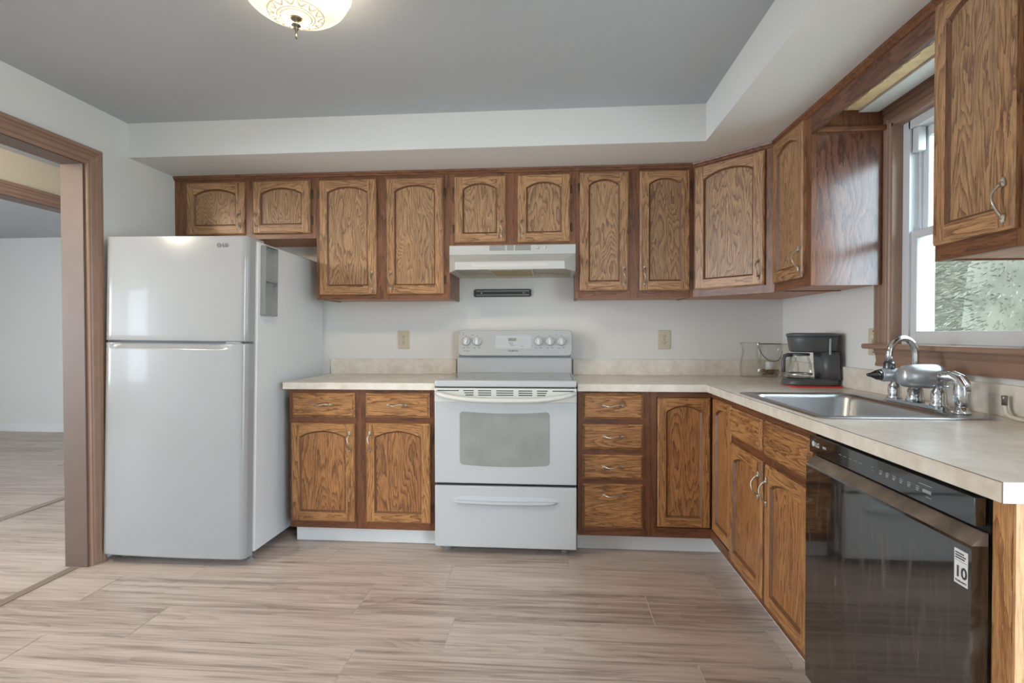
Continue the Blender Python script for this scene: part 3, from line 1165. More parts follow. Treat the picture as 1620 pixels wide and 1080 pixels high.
b.box(XB, XB + 0.0205, -0.944, -0.934, 0.15, 0.846, 0)
b.build('face_frame', LF, t)
cab_door(t, 0.804 - 0.771, 1.0815 - 0.771, 0.153, 0.843, LOW, None, None, sw=0.046, y=0.018)
cab_door(t, 0, 0.29, 0.153, 0.843, LOW, None, None, loc=(XB + 0.018 - 0.771, -0.641 - YB, 0.153), rotz=-PI / 2, sw=0.046)

# sink base
ys = -0.945
t = thing('base_cabinet', 'oak sink base cabinet between corner and dishwasher, two false drawers over two doors', 'cabinet', (XB, ys, 0), (0, 0, -PI / 2))
W = 1.722 - 0.945
b = MB()
b.box(0.0, 0.016, 0.02, 0.618, BZ0, BZ1 - 0.001, 0)
b.box(W - 0.016, W, 0.02, 0.618, BZ0, BZ1 - 0.001, 0)
b.box(0.016, W - 0.016, 0.02, 0.618, BZ0, 0.116, 0)
b.box(0.016, W - 0.016, 0.60, 0.618, 0.116, BZ1 - 0.001, 0)
b.box(0.016, W - 0.016, 0.02, 0.026, 0.116, BZ1 - 0.001, 0)
b.build('carcass', lowframe_v, t, world=False)
b = MB()
b.box(0.0, W, 0.075, 0.09, 0, BZ0)
b.build('toe_kick', white_trim, t, world=False)
L = lambda y: ys - y
face_frame(t, W, BZ0, BZ1, [(0, 0.025), (L(-1.305), L(-1.375)), (W - 0.02, W)],
           [(0.01, W - 0.01, BZ0 + 0.0003, 0.16), (0.01, W - 0.01, 0.67, 0.725), (0.01, W - 0.01, 0.832, BZ1 - 0.0003)], LF)
drawer_front(t, L(-0.957), L(-1.312), 0.713, 0.840, low_h, handle=False)
drawer_front(t, L(-1.344), L(-1.712), 0.708, 0.843, low_h, handle=False)
cab_door(t, L(-0.959), L(-1.334), 0.140, 0.680, LOW, ('r', 'top'), None, sw=0.05)
cab_door(t, L(-1.362), L(-1.714), 0.136, 0.678, LOW, ('l', 'top'), 'r', sw=0.05)

# oak end panel at the end of the run
t = thing('end_panel', 'pale oak end panel closing the counter run beside the dishwasher', 'panel', (XB, -2.43, 0))
b = MB()
b.box(XB, XB + 0.02, -2.429, -2.386, 0.0, BZ1 - 0.001, 0)
b.build('stile', end_oak, t)
b = MB()
b.box(XB + 0.001, XR - 0.002, -2.435, -2.4292, 0.0, BZ1 - 0.001, 0)
b.box(XB + 0.02, XR - 0.002, -2.4292, -2.412, 0.0, BZ1 - 0.001, 0)
b.build('side_board', oak('pale_oak_side_board', (210, 166, 118), (160, 112, 72), 'z', rings=30, contrast=0.4, pore=0.6, stretch=0.05), t)

# ------------------------------------------------------------------ countertops
CZ0, CZ1 = 0.876, 0.914
YC = -0.65
t = thing('countertop', 'short beige laminate countertop between refrigerator and range', 'countertop', (-0.81, -0.33, CZ0))
b = MB()
b.box(-1.240, -0.3835, YC, -0.0005, CZ0, CZ1, 0, bev=0.0015, seg=1)
b.build('slab', lam, t)
b = MB()
b.box(-1.240, -0.3835, -0.02, -0.0005, CZ1, 1.016, 0, bev=0.0015, seg=1)
b.build('backsplash', lam, t)

XC = 1.053
SBX0, SBX1, SBY0, SBY1 = 1.118, 1.535, -1.695, -1.055     # sink cut-out
YE = -2.443
t = thing('countertop', 'long L-shaped beige laminate countertop running under the window', 'countertop', (1.2, -0.6, CZ0))
b = MB()
polys = [[(0.3835, YC), (XC, YC), (XR - 0.0005, YC), (XR - 0.0005, -0.0005), (0.3835, -0.0005)],
         [(XC, SBY1), (XR - 0.0005, SBY1), (XR - 0.0005, YC), (XC, YC)],
         [(XC, SBY0), (SBX0, SBY0), (SBX0, SBY1), (XC, SBY1)],
         [(SBX1, SBY0), (XR - 0.0005, SBY0), (XR - 0.0005, SBY1), (SBX1, SBY1)],
         [(XC, YE), (XR - 0.0005, YE), (XR - 0.0005, SBY0), (SBX1, SBY0), (SBX0, SBY0), (XC, SBY0)]]
cache = {}


def cv(p, z):
    k_ = (round(p[0], 4), round(p[1], 4), z)
    if k_ not in cache:
        cache[k_] = b.bm.verts.new((p[0], p[1], z))
    return cache[k_]


for pl in polys:
    b.bm.faces.new([cv(p, CZ1) for p in pl])
    b.bm.faces.new([cv(p, CZ0) for p in pl[::-1]])
outer = [(0.3835, YC), (XC, YC), (XC, SBY1), (XC, SBY0), (XC, YE), (XR - 0.0005, YE), (XR - 0.0005, SBY0), (XR - 0.0005, SBY1), (XR - 0.0005, YC), (XR - 0.0005, -0.0005), (0.3835, -0.0005)]
hole = [(SBX0, SBY0), (SBX0, SBY1), (SBX1, SBY1), (SBX1, SBY0)]
for ring in (outer, hole):
    for i in range(len(ring)):
        p, q = ring[i], ring[(i + 1) % len(ring)]
        b.bm.faces.new((cv(p, CZ0), cv(q, CZ0), cv(q, CZ1), cv(p, CZ1)))
# dark laminate seam along the top of the front edge
b.box(XC - 0.0006, XC + 0.0004, YE, YC, CZ1 - 0.0012, CZ1 + 0.0003, 1)
b.box(XC - 0.0008, XC + 0.0008, YE - 0.0004, YE + 0.0012, CZ0, CZ1, 1)
b.build('slab', [lam, lam_edge], t)
b = MB()
b.box(0.3835, XR - 0.0005, -0.02, -0.0005, CZ1, 1.016, 0, bev=0.0015, seg=1)
b.box(XR - 0.02, XR - 0.0005, YE, -0.02, CZ1, 1.016, 0, bev=0.0015, seg=1)
b.build('backsplash', lam, t)

# ------------------------------------------------------------------ sink
t = thing('kitchen_sink', 'single-bowl stainless steel sink let into the counter under the window', 'sink', (1.35, -1.375, CZ1))
b = MB()
zr = CZ1 + 0.004


def ring_pts(x0, x1, y0, y1, r, z, n=6):
    return [(px, py, z) for px, py in rrect(x0, x1, y0, y1, r, n)]


rings = [ring_pts(1.082, 1.630, -1.740, -1.012, 0.03, CZ1 + 0.0005),
         ring_pts(1.084, 1.628, -1.738, -1.014, 0.03, zr),
         ring_pts(1.092, 1.620, -1.730, -1.022, 0.03, zr + 0.001),
         ring_pts(1.118, 1.538, -1.698, -1.052, 0.05, zr),
         ring_pts(1.124, 1.530, -1.690, -1.060, 0.055, zr - 0.005),
         ring_pts(1.128, 1.526, -1.686, -1.064, 0.055, zr - 0.02),
         ring_pts(1.140, 1.514, -1.674, -1.076, 0.06, zr - 0.15),
         ring_pts(1.150, 1.504, -1.664, -1.086, 0.06, zr - 0.165),
         ring_pts(1.180, 1.474, -1.634, -1.116, 0.06, zr - 0.172)]
vr = [[b.bm.verts.new(p) for p in r_] for r_ in rings]
for i in range(len(vr) - 1):
    n = len(vr[i])
    for k in range(n):
        f = b.bm.faces.new((vr[i][k], vr[i][(k + 1) % n], vr[i + 1][(k + 1) % n], vr[i + 1][k]))
        f.smooth = True
b.bm.faces.new(vr[-1])
b.build('bowl', steel, t)
b = MB()
b.lathe([(0.045, 0.0), (0.045, 0.003), (0.035, 0.004), (0.03, 0.0), (0.0, -0.002)], (1.327, -1.375, zr - 0.1715), 'z', 24)
b.build('drain', chrome, t)

# ------------------------------------------------------------------ faucet
FX, FY = 1.577, -1.413
zd = zr + 0.0012
t = thing('kitchen_faucet', 'chrome two-handle gooseneck faucet on the sink deck', 'faucet', (FX, FY, zd))
b = MB()
b.prism(rrect(FX - 0.024, FX + 0.024, FY - 0.15, FY + 0.15, 0.022), XY, zd, zd + 0.012)
b.build('base_plate', chrome, t)
b = MB()
b.lathe([(0.028, 0.012), (0.03, 0.016), (0.026, 0.03), (0.024, 0.055), (0.019, 0.062), (0.0, 0.062)], (FX, FY, zd), 'z', 24)
b.build('spout_body', chrome, t)
b = MB()
zt = 1.102
OX, OY = 1.474, -1.432
pts = [(FX, FY, zd + 0.05), (FX, FY, 1.0), (FX, FY, 1.06)]
for i in range(17):
    a = PI * i / 16
    u = 0.5 - 0.5 * math.cos(a)
    pts.append((FX + (OX - FX) * u, FY + (OY - FY) * u, zt + 0.06 * math.sin(a)))
pts.append((OX, OY, 1.075))
b.tube(pts, 0.0115, 16)
b.build('spout', chrome, t)
for s in (1, -1):
    hy = FY + s * 0.116
    b = MB()
    b.lathe([(0.024, 0.010), (0.026, 0.014), (0.021, 0.022), (0.0225, 0.04), (0.021, 0.06), (0.013, 0.072), (0.012, 0.08), (0.0, 0.083)], (FX, hy, zd), 'z', 24)
    b.tube([(FX, hy, zd + 0.076), (FX + 0.002, hy - 0.02, zd + 0.081), (FX + 0.002, hy - 0.055, zd + 0.084)], [0.008, 0.006, 0.0065], 10)
    b.build('handle', chrome, t)

t = thing('side_sprayer', 'chrome pull-out sprayer with hooked head right of the faucet handles', 'sprayer', (FX, -1.632, zd))
b = MB()
b.lathe([(0.026, 0.0), (0.027, 0.004), (0.018, 0.014), (0.016, 0.024), (0.0, 0.024)], (FX, -1.632, zd), 'z', 24)
b.build('escutcheon', chrome, t)
b = MB()
sp = [(FX, -1.632, zd + 0.02), (FX, -1.632, zd + 0.04), (FX, -1.632, zd + 0.07), (FX, -1.630, zd + 0.092), (FX - 0.003, -1.622, zd + 0.108), (FX - 0.012, -1.607, zd + 0.117), (FX - 0.024, -1.588, zd + 0.118), (FX - 0.034, -1.575, zd + 0.113)]
b.tube(sp, [0.016, 0.021, 0.022, 0.020, 0.017, 0.0155, 0.015, 0.0135], 16)
b.build('spray_head', chrome, t)
b = MB()
b.tube([(FX + 0.006, -1.656, zd + 0.074), (FX + 0.004, -1.652, zd + 0.1), (FX, -1.637, zd + 0.121), (FX - 0.01, -1.614, zd + 0.131), (FX - 0.018, -1.596, zd + 0.131)], [0.005, 0.007, 0.007, 0.007, 0.005], 10)
b.build('lever', chrome, t)

t = thing('faucet_water_filter', 'rounded silver water filter hanging from the faucet spout', 'water filter', (OX, OY, 1.02))
b = MB()
b.lathe([(0.0, -0.022), (0.016, -0.022), (0.019, -0.016), (0.019, 0.012), (0.015, 0.02), (0.0, 0.02)], (OX, OY, 1.058), 'z', 20)
b.build('collar', pbr('grey_chrome_collar', (96, 98, 102), 0.2, 0.8), t)
b = MB()
b.lathe([(0.0, -0.034), (0.02, -0.034), (0.024, -0.026), (0.024, 0.07), (0.018, 0.086), (0.0, 0.09)], (OX, OY - 0.006, 1.030), 'x', 24)
b.build('diverter', silver_plastic, t)
b = MB()
b.lathe([(0.0, -0.082), (0.005, -0.080), (0.008, -0.068), (0.018, -0.048), (0.021, -0.034), (0.0, -0.034)], (OX, OY - 0.006, 1.030), 'x', 16)
b.build('nozzle', black_gloss, t)
b = MB()
prof = [(0.0, -0.06), (0.026, -0.057), (0.036, -0.045), (0.041, -0.02), (0.0425, 0.02), (0.043, 0.055)]
for i in range(1, 9):
    a = PI / 2 * i / 8
    prof.append((0.043 * math.cos(a), 0.055 + 0.043 * math.sin(a)))
prof[-1] = (0.0, 0.098)
b.lathe(prof, (OX + 0.050, OY - 0.068, 1.030), 'x', 32)
b.build('filter_body', silver_plastic, t)

t = thing('loose_water_tube', 'loose white plastic tube with metal end standing at the backsplash right of the sprayer', 'hose', (1.662, -1.72, CZ1))
b = MB()
b.tube([(1.662, -1.688, 0.972), (1.662, -1.690, 0.950), (1.660, -1.698, 0.932), (1.656, -1.716, 0.9235), (1.652, -1.745, 0.921), (1.650, -1.80, 0.920), (1.645, -1.9, 0.920), (1.64, -2.02, 0.920)], 0.0058, 10)
b.build('tube', hose_white, t)
b = MB()
b.lathe([(0.0, 0), (0.0075, 0), (0.0075, 0.02), (0.0085, 0.022), (0.0085, 0.03), (0.0, 0.03)], (1.662, -1.688, 0.955), 'z', 12)
b.build('metal_ferrule', pbr('dull_metal', (150, 148, 144), 0.35, 0.9), t)

# ------------------------------------------------------------------ refrigerator
FM = Matrix.Translation((-1.682, -0.932, 0.046))
t = thing('refrigerator', 'white top-freezer refrigerator standing beside the cased opening', 'refrigerator', (-1.682, -0.932, 0.046), (-0.0165, 0.0114, 0.008))
HW = 0.382


def fridge_door(name, z0, z1, scoop):
    b = MB()
    nu, nv = 48, 40
    TH = 0.075
    us = [i / nu for i in range(nu + 1)]
    vs = [0, 0.003, 0.008] + [0.008 + (0.90 - 0.008) * i / 12 for i in range(1, 13)] + [0.90 + 0.09 * i / 20 for i in range(1, 21)] + [0.993, 0.997, 1.0]
    grid = []
    Hh = z1 - z0
    for v in vs:
        row = []
        z = z0 + v * Hh
        for u in us:
            # rounded vertical edges: arc parametrisation of the plan outline
            xx = -HW + 2 * HW * u
            ex = HW - abs(xx)
            r = 0.024
            y = -0.010 * (1 - (xx / HW) ** 2)
            if ex < r:
                y += r - math.sqrt(max(0, r * r - (r - ex) ** 2))
            dz = min(z - z0, z1 - z)
            if dz < 0.004:
                y += 0.004 - math.sqrt(max(0, 0.004 ** 2 - (0.004 - dz) ** 2))
            if scoop:
                q = (z1 - z) / 0.030
                if q < 1:
                    wx = min(1, max(0, (u - 0.03) / 0.10)) * min(1, max(0, (0.90 - u) / 0.10))
                    wx = wx * wx * (3 - 2 * wx)
                    y += 0.024 * wx * (1 - q) ** 0.7
            row.append(b.bm.verts.new((xx, y, z)))
        grid.append(row)
    for i in range(len(vs) - 1):
        for j in range(nu):
            f = b.bm.faces.new((grid[i][j], grid[i][j + 1], grid[i + 1][j + 1], grid[i + 1][j]))
            f.smooth = True
    back = [b.bm.verts.new(p) for p in ((-HW, TH, z0), (HW, TH, z0), (HW, TH, z1), (-HW, TH, z1))]
    b.bm.faces.new(back[::-1])
    b.bm.faces.new([back[0]] + [back[1]] + grid[0][::-1])
    b.bm.faces.new([back[2], back[3]] + grid[-1])
    b.bm.faces.new([back[3], back[0]] + [r_[0] for r_ in grid])
    b.bm.faces.new([back[1], back[2]] + [r_[-1] for r_ in grid[::-1]])
    return b.build(name, fridge_white, t, world=False)


ZSPL = 1.096
d1 = fridge_door('freezer_door', ZSPL + 0.005, 1.634, False)
d2 = fridge_door('refrigerator_door', 0.0, ZSPL - 0.005, True)
b = MB()
b.box(-HW + 0.01, HW - 0.01, 0.018, 0.077, ZSPL - 0.007, ZSPL + 0.007)
b.build('door_gasket', grey_gap, t, world=False)
b = MB()
b.box(HW - 0.11, HW - 0.03, 0.002, 0.05, ZSPL - 0.005, ZSPL + 0.004, bev=0.002)
b.build('middle_hinge', fridge_white, t, world=False)
b = MB()
b.box(-0.388, 0.391, 0.080, 0.875, 0.012, 1.622, 0, bev=0.006)
b.build('cabinet_body', appl_side, t, world=False)
b = MB()
b.box(HW - 0.13, HW - 0.008, 0.02, 0.17, 1.622, 1.640, 0, bev=0.004)
b.build('top_hinge_cover', fridge_white, t, world=False)
for fx in (-0.33, 0.36):
    b = MB()
    b.lathe([(0.016, -0.045), (0.02, -0.043), (0.02, -0.03), (0.009, -0.028), (0.009, 0.02)], (fx, 0.10, 0), 'z', 16)
    b.build('levelling_foot', rubber, t, world=False)
for fx in (-0.33, 0.36):
    b = MB()
    b.lathe([(0.026, -0.02), (0.026, 0.02)], (fx, 0.72, 0.006), 'x', 16)
    b.build('roller', rubber, t, world=False)
# maker's mark on the freezer door
RX = Matrix.Rotation(PI / 2, 4, 'X')
b = MB()
cx, cz = 0.236, 1.587
b.lathe([(0.0115, -0.0008), (0.0115, 0.0008)], (cx, -0.0072, cz), 'y', 24)
b.build('round_emblem', silver_print, d1, world=False)
b = MB()
b.prism([(cx - 0.0015, cz - 0.004), (cx + 0.007, cz - 0.004), (cx + 0.007, cz - 0.002), (cx + 0.0005, cz - 0.002), (cx + 0.0005, cz + 0.007), (cx - 0.0015, cz + 0.007)], XZ, -0.0088, -0.0078)
b.build('emblem_mark', fridge_white, d1, world=False)
text_mesh('lettering', 'LG', 0.026, silver_print, d1, Matrix.Translation((cx + 0.017, -0.0070, cz - 0.009)) @ RX, 0.0008, bold=0.0006)

# magnetic organiser on its side
fm = MW[t.name]
org = thing('magnetic_organizer', 'tall grey two-pocket tray stuck to the side of the refrigerator', 'organizer', tuple(fm @ Vector((0.391, 0.17, 1.24))), (-0.0165, 0.0114, 0.008))
H0, DPT, HT = 0.062, 0.028, 0.367
b = MB()
b.box(0, 0.003, -H0, H0, 0, HT)
b.box(0, DPT, H0 - 0.003, H0, 0, HT)
b.box(0, DPT, -H0, -H0 + 0.003, 0, HT)
b.box(0, DPT, -H0, H0, 0, 0.003)
b.box(0, DPT, -H0, H0, HT - 0.003, HT)
b.build('tray', greymetal, org, world=False)
b = MB()
b.box(0.003, DPT + 0.001, -H0 + 0.003, H0 - 0.003, 0.18, 0.184)
b.build('shelf_divider', greymetal, org, world=False)

# ------------------------------------------------------------------ range
t = thing('electric_range', 'white freestanding electric range between the two base cabinets', 'range', (0, -0.35, 0))
RW = 0.377
b = MB()
b.box(-RW + 0.004, RW - 0.004, -0.640, -0.035, 0.045, 0.895, 0)
b.build('oven_body', appl_side, t)
for fx in (-0.32, 0.32):
    for fy in (-0.60, -0.1):
        b = MB()
        b.lathe([(0.022, 0.0), (0.022, 0.008), (0.012, 0.012), (0.012, 0.048)], (fx, fy, 0), 'z', 14)
        b.build('levelling_foot', rubber, t)
# storage drawer
b = MB()
b.box(-RW, RW, -0.690, -0.642, 0.044, 0.372, 0, bev=0.006, seg=3)
dr = b.build('storage_drawer', appl, t)
b = MB()
n = 24
lo, hi = [], []
for i in range(n + 1):
    u = -1 + 2 * i / n
    e = (1 - abs(u) ** 5) ** 0.5
    lo.append((u * 0.283, 0.303 - 0.024 * e - 0.004 * (1 - u * u)))
    hi.append((u * 0.283, 0.303 + 0.018 * e))
b.prism(lo + hi[::-1], XZ, -0.6915, -0.680, 0)
b.build('handle_recess', pbr('pale_grey_recess', (196, 200, 203), 0.25), dr)
b = MB()
pts, rd = [], []
for i in range(n + 1):
    u = -1 + 2 * i / n
    pts.append((u * 0.27, -0.693 - 0.008 * (1 - u ** 6), 0.291 - 0.005 * (1 - u * u)))
    rd.append(0.016 * (1 - abs(u) ** 10 * 0.4))
b.tube(pts, rd, 14, flat=0.55)
b.build('drawer_handle', appl, dr)
b = MB()
b.box(-RW + 0.006, RW - 0.006, -0.672, -0.645, 0.372, 0.388, 0)
b.build('drawer_gap', dark_gap, t)
# oven door
b = MB()
b.box(-RW, RW, -0.690, -0.642, 0.386, 0.820, 0, bev=0.005, seg=3)
b.box(-RW, RW, -0.692, -0.642, 0.818, 0.893, 1, bev=0.004, seg=2)
od = b.build('oven_door', [appl, appl_cream], t)
b = MB()
pts = []
x0, x1, z0, z1, r = -0.241, 0.236, 0.487, 0.770, 0.02
base = rrect(x0, x1, z0, z1, r, 5)
poly = []
for (px, pz) in base:
    poly.append((px, pz))
# barrel top and bottom edges
full = []
for i in range(len(poly)):
    p, q = poly[i], poly[(i + 1) % len(poly)]
    full.append(p)
    if abs(p[0] - q[0]) > 0.2:
        for k in range(1, 14):
            full.append((p[0] + (q[0] - p[0]) * k / 14, p[1]))
full = [(px, pz - 0.010 * (1 - ((px) / 0.24) ** 2) if abs(px) < 0.24 else pz) for px, pz in full]
b.prism(full, XZ, -0.6915, -0.680)
win_glass = pbr('grey_oven_glass', (146, 147, 142), 0.12, noise=0.10, nscale=6, coat=0.5)
b.build('oven_window', win_glass, od)
b = MB()
for i, (sx0, sx1, rows) in enumerate(((-0.362, -0.245, 1), (-0.222, -0.166, 3), (-0.142, -0.072, 3), (-0.045, 0.045, 3), (0.072, 0.145, 3), (0.170, 0.226, 3), (0.25, 0.362, 1))):
    for rr in range(rows):
        cut = 0.006 * rr if sx1 < -0.15 or sx0 > 0.16 else 0
        c0 = cut if sx0 < -0.2 else 0
        c1 = cut if sx1 > 0.2 else 0
        zz = 0.880 - 0.0115 * rr
        b.box(sx0 + c0, sx1 - c1, -0.6926, -0.690, zz - 0.0024, zz + 0.0024)
b.build('vent_slots', dark_gap, od)
b = MB()
pts, rd = [], []
n = 30
for i in range(n + 1):
    u = -1 + 2 * i / n
    e = 1 - abs(u) ** 8
    pts.append((u * 0.366, -0.690 - 0.048 * e, 0.868 - 0.034 * (1 - abs(u) ** 3)))
    rd.append(0.0165 - 0.002 * abs(u))
b.tube(pts, rd, 14, flat=0.85)
b.build('oven_handle', appl_cream, od)
b = MB()
b.box(-RW + 0.01, RW - 0.01, -0.675, -0.645, 0.892, 0.900, 0)
b.build('cooktop_gap', dark_gap, t)
# cooktop
b = MB()
b.box(-RW, RW, -0.694, -0.10, 0.899, 0.934, 0, bev=0.009, seg=3)
ct = b.build('cooktop', appl, t)
b = MB()
b.prism(rrect(-0.352, 0.352, -0.60, -0.125, 0.015), XY, 0.9335, 0.9362)
b.build('glass_surface', pbr('grey_ceramic_glass', (150, 152, 152), 0.08, noise=0.08, nscale=160), ct)
burner = pbr('burner_ring_print', (178, 178, 176), 0.2)
for bx, by, br in ((-0.18, -0.47, 0.105), (0.18, -0.47, 0.08), (-0.18, -0.23, 0.08), (0.18, -0.23, 0.105)):
    b = MB()
    b.lathe([(br, 0), (br, 0.0003), (br - 0.004, 0.0003), (br - 0.004, 0)], (bx, by, 0.9362), 'z', 40, closed=False)
    b.build('burner_ring', burner, ct)
# backguard
b = MB()
b.box(-0.362, 0.372, -0.100, -0.032, 0.930, 1.030, 0, bev=0.004)
b.box(-0.352, 0.364, -0.092, -0.032, 1.026, 1.046, 1)
bg = b.build('backguard', [appl, pbr('grey_seam', (150, 154, 158), 0.5)], t)
b = MB()
front = rrect(-0.352, 0.374, 1.042, 1.204, 0.028, 6)


def bgf(a, c, tt):
    k_ = (c - 1.042) / 0.162
    if tt == 0:
        return (a * 0.985 + 0.0003, -0.140 + 0.026 * k_ + 0.004, 1.123 + (c - 1.123) * 0.96)
    if tt == 1:
        return (a, -0.132 + 0.026 * k_, c)
    return (a, -0.032, c)


A = [[b.bm.verts.new(bgf(a, c, q)) for a, c in front] for q in (0, 1, 2)]
b.bm.faces.new(A[0])
b.bm.faces.new(A[2][::-1])
for i in range(2):
    for k in range(len(front)):
        f = b.bm.faces.new((A[i][k], A[i][(k + 1) % len(front)], A[i + 1][(k + 1) % len(front)], A[i + 1][k]))
        f.smooth = i == 0
cpn = b.build('control_panel', appl, t)
TILT = math.atan2(0.026, 0.162)


def on_panel(xx, zz, out=0.0):
    return Vector((xx, -0.136 + 0.0255 * (zz - 1.042) / 0.162 - out, zz))


def panel_mat(xx, zz, out=0.0005):
    p = on_panel(xx, zz, out) - Vector(MW[t.name].translation)
    return Matrix.Translation(p) @ Matrix.Rotation(-TILT, 4, 'X')


def panel_box(bb, xa, xb, za, zb, thick, m=0, bev=0.0):
    pa, pb = on_panel(xa, za), on_panel(xb, zb)
    vs = [bb.bm.verts.new(p) for p in ((xa, pa.y + 0.002, za), (xb, pa.y + 0.002, za), (xb, pb.y + 0.002, zb), (xa, pb.y + 0.002, zb),
                                       (xa, pa.y - thick, za), (xb, pa.y - thick, za), (xb, pb.y - thick, zb), (xa, pb.y - thick, zb))]
    for q in ((0, 1, 2, 3), (4, 7, 6, 5), (0, 4, 5, 1), (1, 5, 6, 2), (2, 6, 7, 3), (3, 7, 4, 0)):
        f = bb.bm.faces.new([vs[i] for i in q])
        f.material_index = m


b = MB()
panel_box(b, -0.112, 0.116, 1.088, 1.170, 0.0012, 1)
panel_box(b, -0.110, 0.114, 1.090, 1.168, 0.0020, 0)
dp = b.build('display_panel', [panel_grey, knob_ring], cpn)
b = MB()
panel_box(b, -0.030, 0.022, 1.135, 1.154, 0.0026)
b.build('clock_display', lcd, dp)
b = MB()
for bx, bz in ((-0.086, 1.143), (-0.086, 1.119), (-0.062, 1.143), (-0.062, 1.119), (0.037, 1.143), (0.037, 1.117), (0.062, 1.143), (0.062, 1.117), (0.085, 1.143), (0.085, 1.117)):
    panel_box(b, bx - 0.007, bx + 0.007, bz - 0.004, bz + 0.004, 0.003)
b.build('touch_buttons', knob_ring, dp)
b = MB()
for bx, bz, w in ((-0.028, 1.124, 0.03), (-0.024, 1.116, 0.022), (-0.02, 1.108, 0.034), (0.05, 1.101, 0.016)):
    panel_box(b, bx, bx + w, bz - 0.0012, bz + 0.0012, 0.0024)
b.build('printed_marks', silver_print, dp)
text_mesh('lettering', 'KENMORE', 0.0135, silver_print, cpn, panel_mat(0.002, 1.0685, 0.0006) @ RX, 0.0004, 'CENTER', 0.0003)
kb = None
for i, kx in enumerate((-0.300, -0.229, 0.1625, 0.2344, 0.306)):
    b = MB()
    b.lathe([(0.0, 0.001), (0.029, 0.001), (0.029, -0.005), (0.0265, -0.008), (0.0255, -0.016), (0.0235, -0.0175), (0.0, -0.0175)], (0, 0, 0), 'y', 32, 0)
    b.box(-0.0075, 0.0075, -0.031, -0.016, -0.0225, 0.0225, 1, bev=0.003)
    b.box(-0.001, 0.001, -0.0316, -0.030, 0.006, 0.021, 2)
    M_ = Matrix.Translation(on_panel(kx, 1.132, -0.0005)) @ Matrix.Rotation(-TILT, 4, 'X') @ Matrix.Rotation((0.15, 0.0, 0.0, 0.0, -0.1)[i], 4, 'Y')
    b.bm.transform(M_)
    b.build('burner_knob', [knob_ring, knob_white, silver_print], cpn)
b = MB()
for kx in (-0.300, -0.229, 0.1625, 0.2344, 0.306):
    for dx, dz, w in ((-0.022, -0.041, 0.014), (0.006, -0.039, 0.016), (-0.004, 0.037, 0.008)):
        panel_box(b, kx + dx, kx + dx + w, 1.132 + dz - 0.0016, 1.132 + dz + 0.0016, 0.0006)
for xx, zz in ((-0.314, 1.072), (-0.300, 1.072), (-0.288, 1.072), (-0.325, 1.176), (-0.325, 1.188), (-0.262, 1.174), (0.27, 1.176)):
    panel_box(b, xx, xx + 0.009, zz - 0.0016, zz + 0.0016, 0.0006)
b.build('printed_marks', silver_print, cpn)

# ------------------------------------------------------------------ range hood
t = thing('range_hood', 'off-white under-cabinet range hood over the range', 'range hood', (0.012, -0.18, 1.55))
hx0, hx1 = -0.3625, 0.3855
yh = -0.346
ZT = 1.705
b = MB()
V = b.bm.verts.new
A = [V(p) for p in ((hx0, yh, ZT), (hx1, yh, ZT), (hx1, -0.002, ZT), (hx0, -0.002, ZT))]
B = [V((hx0, yh, 1.652)), V((hx1, yh, 1.652))]
C_ = [V((-0.308, -0.455, 1.594)), V((0.318, -0.455, 1.594))]
D = [V((-0.310, -0.452, 1.550)), V((0.320, -0.452, 1.550))]
E_ = [V((hx0, yh, 1.547)), V((hx1, yh, 1.547))]
G = [V((hx0, -0.002, 1.547)), V((hx1, -0.002, 1.547))]
F = b.bm.faces.new
F((A[0], A[1], A[2], A[3]))
F((B[0], B[1], A[1], A[0]))
F((C_[0], C_[1], B[1], B[0]))
F((D[0], D[1], C_[1], C_[0]))
F((D[0], C_[0], B[0], E_[0]))
F((C_[1], D[1], E_[1], B[1]))
F((A[0], A[3], G[0], E_[0], B[0]))
F((A[1], B[1], E_[1], G[1], A[2]))
F((A[2], G[1], G[0], A[3]))
# inner recess of the underside
I = [V(p) for p in ((-0.300, -0.440, 1.550), (0.310, -0.440, 1.550), (0.372, -0.330, 1.548), (0.372, -0.012, 1.548), (-0.350, -0.012, 1.548), (-0.350, -0.330, 1.548))]
O = [D[0], D[1], E_[1], G[1], G[0], E_[0]]
for i in range(6):
    F((O[i], O[(i + 1) % 6], I[(i + 1) % 6], I[i]))
J = [V((v.co.x * 0.985, v.co.y * 0.985 - 0.002, 1.572)) for v in I]
for i in range(6):
    f = F((I[i], I[(i + 1) % 6], J[(i + 1) % 6], J[i]))
    f.material_index = 1
F(J).material_index = 1
b.build('hood_shell', [hood_white, hood_under], t)
b = MB()
b.box(-0.21, 0.225, -0.4555, -0.453, 1.562, 1.583, 0, bev=0.001)
b.build('front_lip_panel', pbr('hood_lip_emboss', (208, 207, 201), 0.35), t)
b = MB()
for (xa, xb) in ((-0.122, -0.028), (-0.018, 0.022), (0.030, 0.124)):
    for k in range(4):
        zz = 1.677 + 0.0078 * k
        b.box(xa, xb, yh - 0.0012, yh + 0.002, zz - 0.0017, zz + 0.0017, 0)
b.build('vent_slots', pbr('brown_grey_slot', (92, 84, 78), 0.6), t)
for kx in (0.162, 0.205):
    b = MB()
    b.lathe([(0.0, 0.0), (0.010, 0.0), (0.0105, -0.003), (0.008, -0.008), (0.0, -0.008)], (kx, yh, 1.690), 'y', 20)
    b.build('control_knob', pbr('ivory_knob', (212, 210, 200), 0.4), t)
b = MB()
b.box(0.232, 0.268, yh - 0.0006, yh + 0.001, 1.6885, 1.6915)
b.build('printed_marks', knob_ring, t)
b = MB()
b.box(-0.110, 0.128, -0.400, -0.09, 1.551, 1.570, 0)
fl = b.build('filter', filter_mesh, t)
b = MB()
